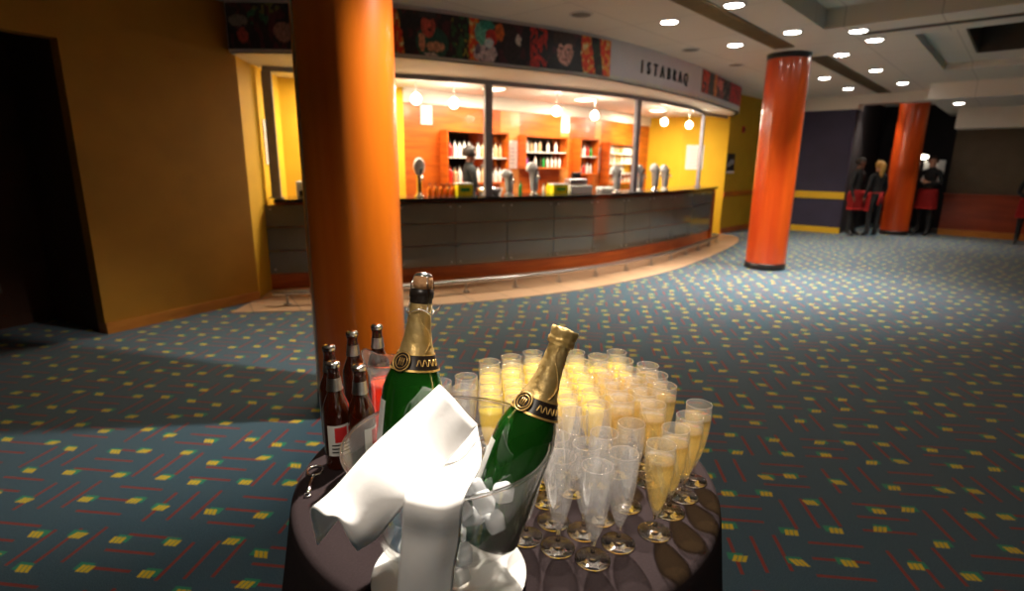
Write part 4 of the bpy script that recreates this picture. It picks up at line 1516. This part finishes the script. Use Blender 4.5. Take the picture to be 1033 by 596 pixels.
e1 = Vector((-0.059, 0.030)).normalized() * 0.0665
e2 = Matrix.Rotation(radians(-60), 2) @ e1
cand = []
for i in range(-16, 17):
    for j in range(-16, 17):
        p = Vector((.140, .917)) + e1 * i + e2 * j
        cand.append((p.x + random.uniform(-.0015, .0015), p.y + random.uniform(-.0015, .0015)))
cand.sort(key=lambda p: p[1])
auto = []
for x, y in cand:
    if not inside(x, y, region): continue
    if sqrt((x + .1) ** 2 + (y - .81) ** 2) < .20: continue
    if any((x - a) ** 2 + (y - b_) ** 2 < .0638 ** 2 for a, b_ in spots): continue
    if sqrt((x + .008) ** 2 + (y - 1.146) ** 2) > .432: continue
    spots.append((x, y)); auto.append((x, y))
protos = {}


def put_flute(x, y, kind, label, group):
    if kind not in protos:
        protos[kind] = flute_proto(kind); t = protos[kind]
    else:
        t = copy_tree(protos[kind])
    t.location = (x * K, y * K, TZ + 0.0005)
    t.rotation_euler = (0, 0, random.uniform(0, 6.28))
    tag(t, label, 'champagne flute', group)


for x, y, kd, lb in front:
    kd = {'e': 'empty', 'c': 'champagne'}[kd]
    put_flute(x, y, kd, lb or 'empty flute packed in the front half of the glasses', 'empty flutes in the front of the glass cluster')
for x, y in auto:
    if x > .245 + (1.05 - y) * .15 and (y < 1.33) :
        put_flute(x, y, 'champagne', 'flute of pale champagne in the right side of the glass cluster', 'champagne flutes on the right of the cluster')
    elif y > 1.135 and -.10 < x < .30:
        put_flute(x, y, 'backlit_champagne', 'flute of champagne coloured a backlit yellow in the back of the glass cluster', 'yellow filled flutes at the back of the cluster')
    elif x < -.02:
        put_flute(x, y, 'empty', 'clear flute at the left end of the cluster behind the bottles', 'clear flutes at the left end of the cluster')
    elif y > 1.33:
        put_flute(x, y, 'empty', 'clear flute at the back right rim of the cluster', 'clear flutes at the back right of the cluster')
    else:
        put_flute(x, y, 'empty', 'empty flute packed in the front half of the glasses', 'empty flutes in the front of the glass cluster')

# ------------------------------------------------------------------ ice bucket on its plate
BX, BY = -0.095, 0.768
t = tag(empty('plate', (BX, BY - 0.012, TZ)), 'white china plate under the glass ice bucket', 'plate')
bm = BM()
lathe(bm, [(0, 0.0005), (0.075, 0.0005), (0.080, 0.003), (0.108, 0.011), (0.122, 0.014), (0.1225, 0.016), (0.120, 0.0165), (0.106, 0.0135), (0.080, 0.006), (0, 0.005)], 56)
link('dish', bm, M['china'], t, True)
bz = TZ + 0.0065
RZ = 1.139 - bz
t = tag(empty('ice_bucket', (BX, BY, bz)), 'wide clear glass ice bucket holding two champagne bottles', 'ice bucket')
bm = BM()
lathe(bm, [(0, 0.0), (0.070, 0.0), (0.082, 0.006), (0.092, 0.03), (0.108, 0.08), (0.124, 0.13), (0.140, 0.18), (0.154, 0.222), (0.158, RZ)], 72)
lathe(bm, [(0, 0.012), (0.070, 0.013), (0.086, 0.03), (0.103, 0.08), (0.119, 0.13), (0.135, 0.18), (0.149, 0.222), (0.154, RZ)], 72)
link('bucket_wall', bm, M['bucket_glass'], t, True)
bm = BM()
tube(bm, [(0.156 * cos(2 * pi * i / 72), 0.156 * sin(2 * pi * i / 72), RZ) for i in range(72)], 0.0028, 10, True)
link('rim', bm, M['china'] if False else M['solid_glass'], t, True)

# bottle poses: (foot, head)
B1 = (Vector((-0.172, 0.795, 1.03)), Vector((-0.1407, 0.862, 1.377)))
B2 = (Vector((-0.037, 0.746, 0.98)), Vector((0.085, 0.830, 1.298)))
ice0 = None
placed = []
tries = 0
while len(placed) < 60 and tries < 4000:
    tries += 1
    zz = bz + 0.030 + random.random() * 0.155
    rmax = 0.062 + (zz - bz) * 0.30
    rr = rmax * sqrt(random.random()); an = random.uniform(0, 2 * pi)
    p = Vector((BX + rr * cos(an), BY + rr * sin(an), zz))
    ok = all((p - q).length > 0.031 for q in placed)
    for A, B_ in (B1, B2):
        ab = B_ - A
        tt = max(0, min(1, (p - A).dot(ab) / ab.length_squared))
        if (p - (A + ab * tt)).length < 0.062: ok = False
    if not ok: continue
    placed.append(p)
for p in placed:
    if ice0 is None:
        bm = BM(); box(bm, (0, 0, 0), (0.028, 0.026, 0.024), 0, 0.006)
        ice0 = o = link('ice_cube', bm, M['ice'], None, True)
    else:
        o = ice0.copy(); COL.objects.link(o)
    o.location = p
    o.rotation_euler = (random.uniform(0, 3), random.uniform(0, 3), random.uniform(0, 3))
    tag(o, 'melting ice cube in the glass ice bucket', 'ice cube', 'ice cubes in the bucket')


# ------------------------------------------------------------------ champagne bottles
def oriented(A, B_, spin=0.0):
    d = (B_ - A)
    q = d.to_track_quat('Z', 'Y').to_matrix().to_4x4()
    return Matrix.Translation(A) @ q @ Matrix.Rotation(spin, 4, 'Z')


def facing(A, B_, toward):
    """matrix whose local -Y side looks at a point"""
    d = (B_ - A).normalized()
    v = (Vector(toward) - A); v = (v - d * v.dot(d)).normalized()
    y = -v
    x = y.cross(d)
    m = Matrix((x, y, d)).transposed().to_4x4()
    m.translation = A
    return m


def champagne(name, label, A, B_, opened, face):
    t = tag(empty(name), label, 'champagne bottle', 'champagne bottles in the ice bucket')
    t.matrix_world = facing(A, B_, face)
    t.matrix_basis = t.matrix_world
    Lb = (B_ - A).length
    R = 0.0485
    hb = Lb - (0.0 if not opened else 0.016)
    f = hb / 0.35
    neck = [(R, 0.165 * f), (R * .98, 0.178 * f), (R * .90, 0.194 * f), (R * .77, 0.211 * f), (R * .62, 0.229 * f), (R * .49, 0.248 * f), (R * .40, 0.270 * f), (R * .35, 0.292 * f), (R * .325, 0.312 * f)]
    body = [(0, 0.012), (0.02, 0.006), (R * .82, 0.0), (R * .96, 0.004), (R, 0.014)] + neck[:]
    bm = BM()
    lathe(bm, body + [(R * .32, 0.325 * f), (R * .36, 0.328 * f), (R * .36, 0.337 * f), (R * .31, 0.340 * f), (0, 0.341 * f)], 48)
    link('bottle_glass', bm, M['green_glass'], t, True)
    # foil: starts at the collar and runs up
    def rad_at(z):
        pr = neck + [(R * .325, 0.345 * f)]
        if z <= pr[0][1]: return pr[0][0]
        for (r0, z0), (r1, z1) in zip(pr[:-1], pr[1:]):
            if z0 <= z <= z1: return r0 + (r1 - r0) * (z - z0) / (z1 - z0)
        return pr[-1][0]
    z0 = 0.232 * f
    top = 0.318 * f if opened else 0.322 * f
    pr = []
    n = 14
    for i in range(n + 1):
        z = z0 + (top - z0) * i / n
        pr.append((rad_at(z) + 0.0012, z))
    if not opened:
        pr += [(R * .44, 0.324 * f), (R * .455, 0.332 * f), (R * .415, 0.3345 * f), (R * .43, 0.338 * f), (R * .45, 0.345 * f), (R * .44, 0.362 * f - 0.012 * f), (R * .36, 0.3575 * f - 0.008 * f), (0, 0.352 * f)]

    def wob(r, z, a):
        w = 0.0006 * sin(a * 7 + z * 300) + 0.0005 * sin(a * 13 - z * 500)
        if r < 0.004: w = 0
        return r + w, z
    bm = BM(); lathe(bm, pr, 48, wob=wob)
    fo = link('foil', bm, M['gold_foil'], t, True)
    bm = BM()      # creased seam of the foil
    seam = []
    for i in range(16):
        z = z0 + 0.008 + (top - z0 - 0.012) * i / 15
        a = -pi / 2 + 0.5 + 0.5 * sin(i * .35)
        r = rad_at(z) + 0.002
        seam.append((r * cos(a), r * sin(a), z))
    tube(bm, seam, 0.0012, 6); link('foil_crease', bm, M['gold_foil'], fo, True)
    # collar label: black band edged with gold and a round medallion
    c0, c1 = 0.214 * f, 0.236 * f
    for (za, zb, ex, mt_, nm_) in ((c0, c1, .0022, M['collar_black'], 'collar'), (c0 - .003, c0, .0026, M['gold_print'], 'collar_edge'), (c1, c1 + .002, .0026, M['gold_print'], 'collar_edge')):
        bm = BM(); lathe(bm, [(rad_at(za + (zb - za) * i / 4) + ex, za + (zb - za) * i / 4) for i in range(5)], 48)
        link(nm_, bm, mt_, t, True)
    zc = (c0 + c1) / 2
    ma = -pi / 2 - 0.62
    mr = rad_at(zc) + 0.004
    slope = math.atan2(rad_at(c0) - rad_at(c1), c1 - c0)
    mm = Matrix.Rotation(ma, 4, 'Z') @ Matrix.Translation((mr, 0, zc)) @ Matrix.Rotation(pi / 2 - slope, 4, 'Y')
    bm = BM(); lathe(bm, [(0, 0.0), (0.0165, 0.0), (0.0165, 0.001), (0.0, 0.0014)], 28, mm)
    md = link('medallion', bm, M['collar_black'], t)
    bm = BM()
    tube(bm, [mm @ Vector((0.015 * cos(a_ * pi / 14), 0.015 * sin(a_ * pi / 14), 0.0014)) for a_ in range(28)], 0.0011, 6, True)
    tube(bm, [mm @ Vector((0.0105 * cos(a_ * pi / 14), 0.0105 * sin(a_ * pi / 14), 0.0014)) for a_ in range(28)], 0.0006, 6, True)
    for q in ((-.004, 0), (0, 0.0), (.004, 0)):
        tube(bm, [mm @ Vector((-.006, q[0], 0.0016)), mm @ Vector((.006, q[0], 0.0016))], 0.0007, 6)
    link('medallion_emblem', bm, M['gold_print'], md, True)
    bm = BM()      # gold scroll pattern on the band
    for i in range(9):
        a = -pi / 2 + 0.05 + i * 0.13
        p = []
        for j in range(7):
            z = zc + 0.0045 * cos(j / 6 * pi) * (1 if i % 2 else -1)
            aa = a + 0.11 * j / 6
            r = rad_at(z) + .0034
            p.append((r * cos(aa), r * sin(aa), z))
        tube(bm, p, 0.0008, 6)
    link('band_print', bm, M['gold_print'], t, True)
    # body label
    bm = BM(); lathe(bm, [(R + .0006, 0.075), (R + .0009, 0.08), (R + .0009, 0.150), (R + .0006, 0.155)], 30, a0=-pi / 2 - 2.6, a1=-pi / 2 - 0.95)
    link('body_label', bm, M['label_white'], t, True)
    if opened:
        zt = 0.341 * f
        bm = BM()
        lathe(bm, [(R * .365, 0.319 * f), (R * .365, 0.3265 * f), (R * .40, 0.329 * f), (R * .40, 0.338 * f), (R * .33, 0.342 * f)], 24)
        link('bare_lip', bm, M['collar_black'], t, True)
        bm = BM()
        lathe(bm, [(0.0092, zt - 0.004), (0.0100, zt), (0.0145, zt + 0.004), (0.0158, zt + 0.012), (0.0150, zt + 0.020), (0.010, zt + 0.024), (0, zt + 0.0245)], 24)
        link('cork', bm, M['cork'], t, True)
        # wire cage with its cap, loosened
        bm = BM()
        lathe(bm, [(0, zt + 0.0275), (0.010, zt + 0.0268), (0.0145, zt + 0.023), (0.0150, zt + 0.0215)], 20)
        link('cage_cap', bm, M['chrome'], t, True)
        bm = BM()
        zr = zt - 0.034
        ring = []
        for i in range(40):
            a = 2 * pi * i / 40
            ring.append((0.0215 * cos(a), 0.0215 * sin(a), zr + 0.004 * sin(a * 3)))
        tube(bm, ring, 0.0009, 6, True)
        for i in range(4):
            a = i * pi / 2 + .4
            tube(bm, [(0.0145 * cos(a), 0.0145 * sin(a), zt + 0.022), (0.0195 * cos(a), 0.0195 * sin(a), zt + 0.006), (0.0205 * cos(a + .25), 0.0205 * sin(a + .25), zt - 0.014), (0.0215 * cos(a + .1), 0.0215 * sin(a + .1), zr + .002)], 0.0010, 6)
        a = -0.25
        tube(bm, [(0.0215 * cos(a), 0.0215 * sin(a), zr), (0.034 * cos(a), 0.034 * sin(a), zr + .012), (0.030 * cos(a + .5), 0.030 * sin(a + .5), zr + .004), (0.0215 * cos(a + .6), 0.0215 * sin(a + .6), zr)], 0.0010, 6)
        link('wire_cage', bm, M['chrome'], t, True)
    return t


champagne('champagne_bottle', 'left champagne bottle with cork and wire cage, standing up in the ice bucket', B1[0], B1[1], True, (0, 0, 1.55))
champagne('champagne_bottle', 'right champagne bottle with full gold foil, leaning right over the flutes', B2[0], B2[1], False, (0, 0, 1.55))

# ------------------------------------------------------------------ napkin
FA = [[(-0.107, 0.8, 1.208), (-0.107, 0.77, 1.228), (-0.092, 0.755, 1.222), (-0.077, 0.75, 1.207), (-0.063, 0.745, 1.192), (-0.048, 0.745, 1.176)],
      [(-0.151, 0.75, 1.17), (-0.15, 0.72, 1.2), (-0.134, 0.7, 1.192), (-0.119, 0.69, 1.179), (-0.104, 0.685, 1.162), (-0.091, 0.685, 1.144)],
      [(-0.182, 0.68, 1.146), (-0.186, 0.66, 1.182), (-0.168, 0.635, 1.178), (-0.151, 0.62, 1.168), (-0.136, 0.61, 1.156), (-0.124, 0.605, 1.146)],
      [(-0.222, 0.65, 1.097), (-0.222, 0.625, 1.148), (-0.203, 0.6, 1.147), (-0.186, 0.585, 1.138), (-0.17, 0.58, 1.122), (-0.16, 0.59, 1.103)],
      [(-0.253, 0.63, 1.06), (-0.245, 0.6, 1.134), (-0.218, 0.575, 1.143), (-0.2, 0.565, 1.148), (-0.19, 0.57, 1.113), (-0.184, 0.58, 1.09)]]
FB = [[(-0.122, 0.79, 1.175), (-0.097, 0.78, 1.18), (-0.074, 0.775, 1.178), (-0.051, 0.768, 1.166)], [(-0.139, 0.722, 1.143), (-0.109, 0.722, 1.14), (-0.0773, 0.711, 1.140), (-0.0405, 0.690, 1.150)],
      [(-0.127, 0.59, 1.16), (-0.105, 0.58, 1.163), (-0.079, 0.58, 1.16), (-0.055, 0.595, 1.155)], [(-0.131, 0.585, 1.109), (-0.109, 0.575, 1.11), (-0.082, 0.57, 1.111), (-0.06, 0.585, 1.103)],
      [(-0.136, 0.58, 1.057), (-0.115, 0.57, 1.058), (-0.091, 0.57, 1.056), (-0.068, 0.58, 1.057)], [(-0.143, 0.58, 0.969), (-0.122, 0.575, 0.966), (-0.097, 0.575, 0.967), (-0.075, 0.58, 0.969)]]


def cloth_grid(bm, G, n=6, th=0.0022):
    rows = [catmull(r, n) for r in G]
    cols = [catmull([r[i] for r in rows], n) for i in range(len(rows[0]))]
    nv = [[bm.verts.new(p) for p in c] for c in cols]
    fs = []
    for a, b_ in zip(nv[:-1], nv[1:]):
        for i in range(len(a) - 1):
            fs.append(bm.faces.new((a[i], b_[i], b_[i + 1], a[i + 1])))
    bmesh.ops.recalc_face_normals(bm, faces=fs)
    bmesh.ops.solidify(bm, geom=fs, thickness=th)


nap = tag(empty('napkin', (-0.11, 0.68, 1.14)), 'white folded napkin draped over the rim of the ice bucket', 'napkin')
bm = BM(); cloth_grid(bm, FA)
rel(link('rolled_flap', bm, M['napkin'], None, True), nap)
bm = BM(); cloth_grid(bm, FB)
rel(link('hanging_flap', bm, M['napkin'], None, True), nap)

# ------------------------------------------------------------------ beer bottles
bb0 = None
for (x, y, face, lb) in [(-0.376, 1.099, 0.0, 'front left brown beer bottle with silver neck band and white and red label'), (-0.419, 1.205, 0.4, 'brown beer bottle at the far left edge of the table, behind the labelled one'),
                         (-0.317, 1.082, 0.9, 'short-looking brown beer bottle beside the napkin, right of the labelled one'), (-0.397, 1.315, 1.3, 'brown beer bottle at the back of the group before the column'),
                         (-0.350, 1.375, 0.2, 'brown beer bottle farthest back, by the jug')]:
    if bb0 is None:
        t = empty('beer_bottle')
        Rb = 0.0285
        bm = BM()
        lathe(bm, [(0, 0.006), (0.018, 0.0), (Rb * .95, 0.0), (Rb, 0.005), (Rb, 0.125), (Rb * .96, 0.138), (Rb * .80, 0.152), (Rb * .58, 0.168), (Rb * .50, 0.182), (0.0125, 0.215), (0.0125, 0.222), (0.0138, 0.224), (0.0138, 0.230), (0.0125, 0.232), (0, 0.232)], 32)
        link('bottle_glass', bm, M['amber_glass'], t, True)
        bm = BM()

        def crimp(r, z, a):
            return (r + 0.0007 * sin(a * 21), z) if 0.008 < r and z < 0.2365 else (r, z)
        lathe(bm, [(0.0146, 0.2285), (0.0146, 0.2340), (0.0140, 0.2370), (0.011, 0.2390), (0, 0.2395)], 63, wob=crimp)
        link('crown_cap', bm, M['chrome'], t, True)
        bm = BM(); lathe(bm, [(0.0175, 0.178), (0.0163, 0.184), (0.0146, 0.200), (0.0142, 0.205)], 32)
        link('neck_band', bm, M['steel'], t, True)
        bm = BM(); lathe(bm, [(Rb + .0005, 0.035), (Rb + .0006, 0.105)], 24, a0=-pi / 2 - 1.0, a1=-pi / 2 + 1.0)
        lb_ = link('front_label', bm, M['label_white'], t, True)
        bm = BM(); lathe(bm, [(Rb + .0012, 0.066), (Rb + .0013, 0.100)], 12, a0=-pi / 2 - 0.45, a1=-pi / 2 + 0.45)
        link('red_mark', bm, M['label_red'], lb_, True)
        bm = BM()
        for zz in (0.044, 0.052, 0.060):
            lathe(bm, [(Rb + .0013, zz - .0015), (Rb + .0013, zz + .0015)], 12, a0=-pi / 2 - 0.7, a1=-pi / 2 + 0.7)
        link('label_print', bm, M['collar_black'], lb_, True)
        bb0 = t
    else:
        t = copy_tree(bb0)
    t.location = (x, y, TZ + 0.0005)
    t.rotation_euler = (0, 0, face + math.atan2(x, y) * -1 + 0.25)
    tag(t, lb, 'beer bottle', 'beer bottles on the left of the table')

# ------------------------------------------------------------------ jug of red drink
jx, jy = -0.302, 1.245
t = tag(empty('glass_jug', (jx, jy, TZ + 0.0005)), 'clear glass jug of red drink between the beer bottles and the champagne', 'jug')


def spout(r, z, a):
    zz = max(0, (z - 0.12) / 0.07)
    d = abs((a - 2.75 + pi) % (2 * pi) - pi)
    k_ = math.exp(-(d / .45) ** 2) * zz
    return r + 0.016 * k_, z + 0.022 * k_ * (1 if z > 0.17 else .4)


bm = BM()
lathe(bm, [(0, 0.0), (0.030, 0.0), (0.034, 0.004), (0.036, 0.02), (0.037, 0.08), (0.036, 0.12), (0.040, 0.16), (0.045, 0.180), (0.046, 0.186), (0.044, 0.186), (0.038, 0.16), (0.034, 0.12), (0.035, 0.08), (0.034, 0.02), (0.028, 0.009), (0, 0.009)], 48, wob=spout)
link('jug_glass', bm, M['bucket_glass'], t, True)
bm = BM()
rp = []
for i in range(48):
    a = 2 * pi * i / 48
    r_, z_ = spout(0.0455, 0.187, a)
    rp.append((r_ * cos(a), r_ * sin(a), z_))
tube(bm, rp, 0.0016, 8, True)
link('rim', bm, M['solid_glass'], t, True)
bm = BM(); lathe(bm, [(0, 0.0095), (0.027, 0.010), (0.0335, 0.022), (0.0343, 0.08), (0.0333, 0.12), (0.0345, 0.138), (0, 0.138)], 40)
link('red_drink', bm, M['red_drink'], t, True)
bm = BM(); tube(bm, catmull([(0.042, 0, 0.165), (0.075, 0.0, 0.160), (0.082, 0, 0.11), (0.062, 0, 0.06), (0.036, 0, 0.045)], 6), 0.0055, 10)
hd = link('handle', bm, M['solid_glass'], t, True); hd.rotation_euler = (0, 0, radians(-35))

# ------------------------------------------------------------------ bottle opener
t = tag(empty('bottle_opener', (-0.413, 1.035, TZ + 0.001), (0, 0, radians(100))), 'small steel bottle opener lying at the left edge of the tablecloth', 'bottle opener')
bm = BM()
R_ = []
for i in range(28):
    a = 2 * pi * i / 28
    R_.append((0.030 + 0.017 * cos(a) + (0.004 if cos(a) > 0 else 0), 0.0155 * sin(a), 0.0022))
tube(bm, R_, 0.0028, 8, True)
link('ring_head', bm, M['chrome'], t, True)
bm = BM()
tube(bm, [(0.014, 0, 0.0024), (-0.01, 0, 0.0026), (-0.035, 0, 0.0026), (-0.052, 0, 0.0024)], [0.0035, 0.0045, 0.0055, 0.0045], 10)
tube(bm, [(-0.052 + 0.006 * cos(2 * pi * i / 14) - .006, 0.006 * sin(2 * pi * i / 14), 0.0024) for i in range(14)], 0.0017, 6, True)
link('handle', bm, M['chrome'], t, True)
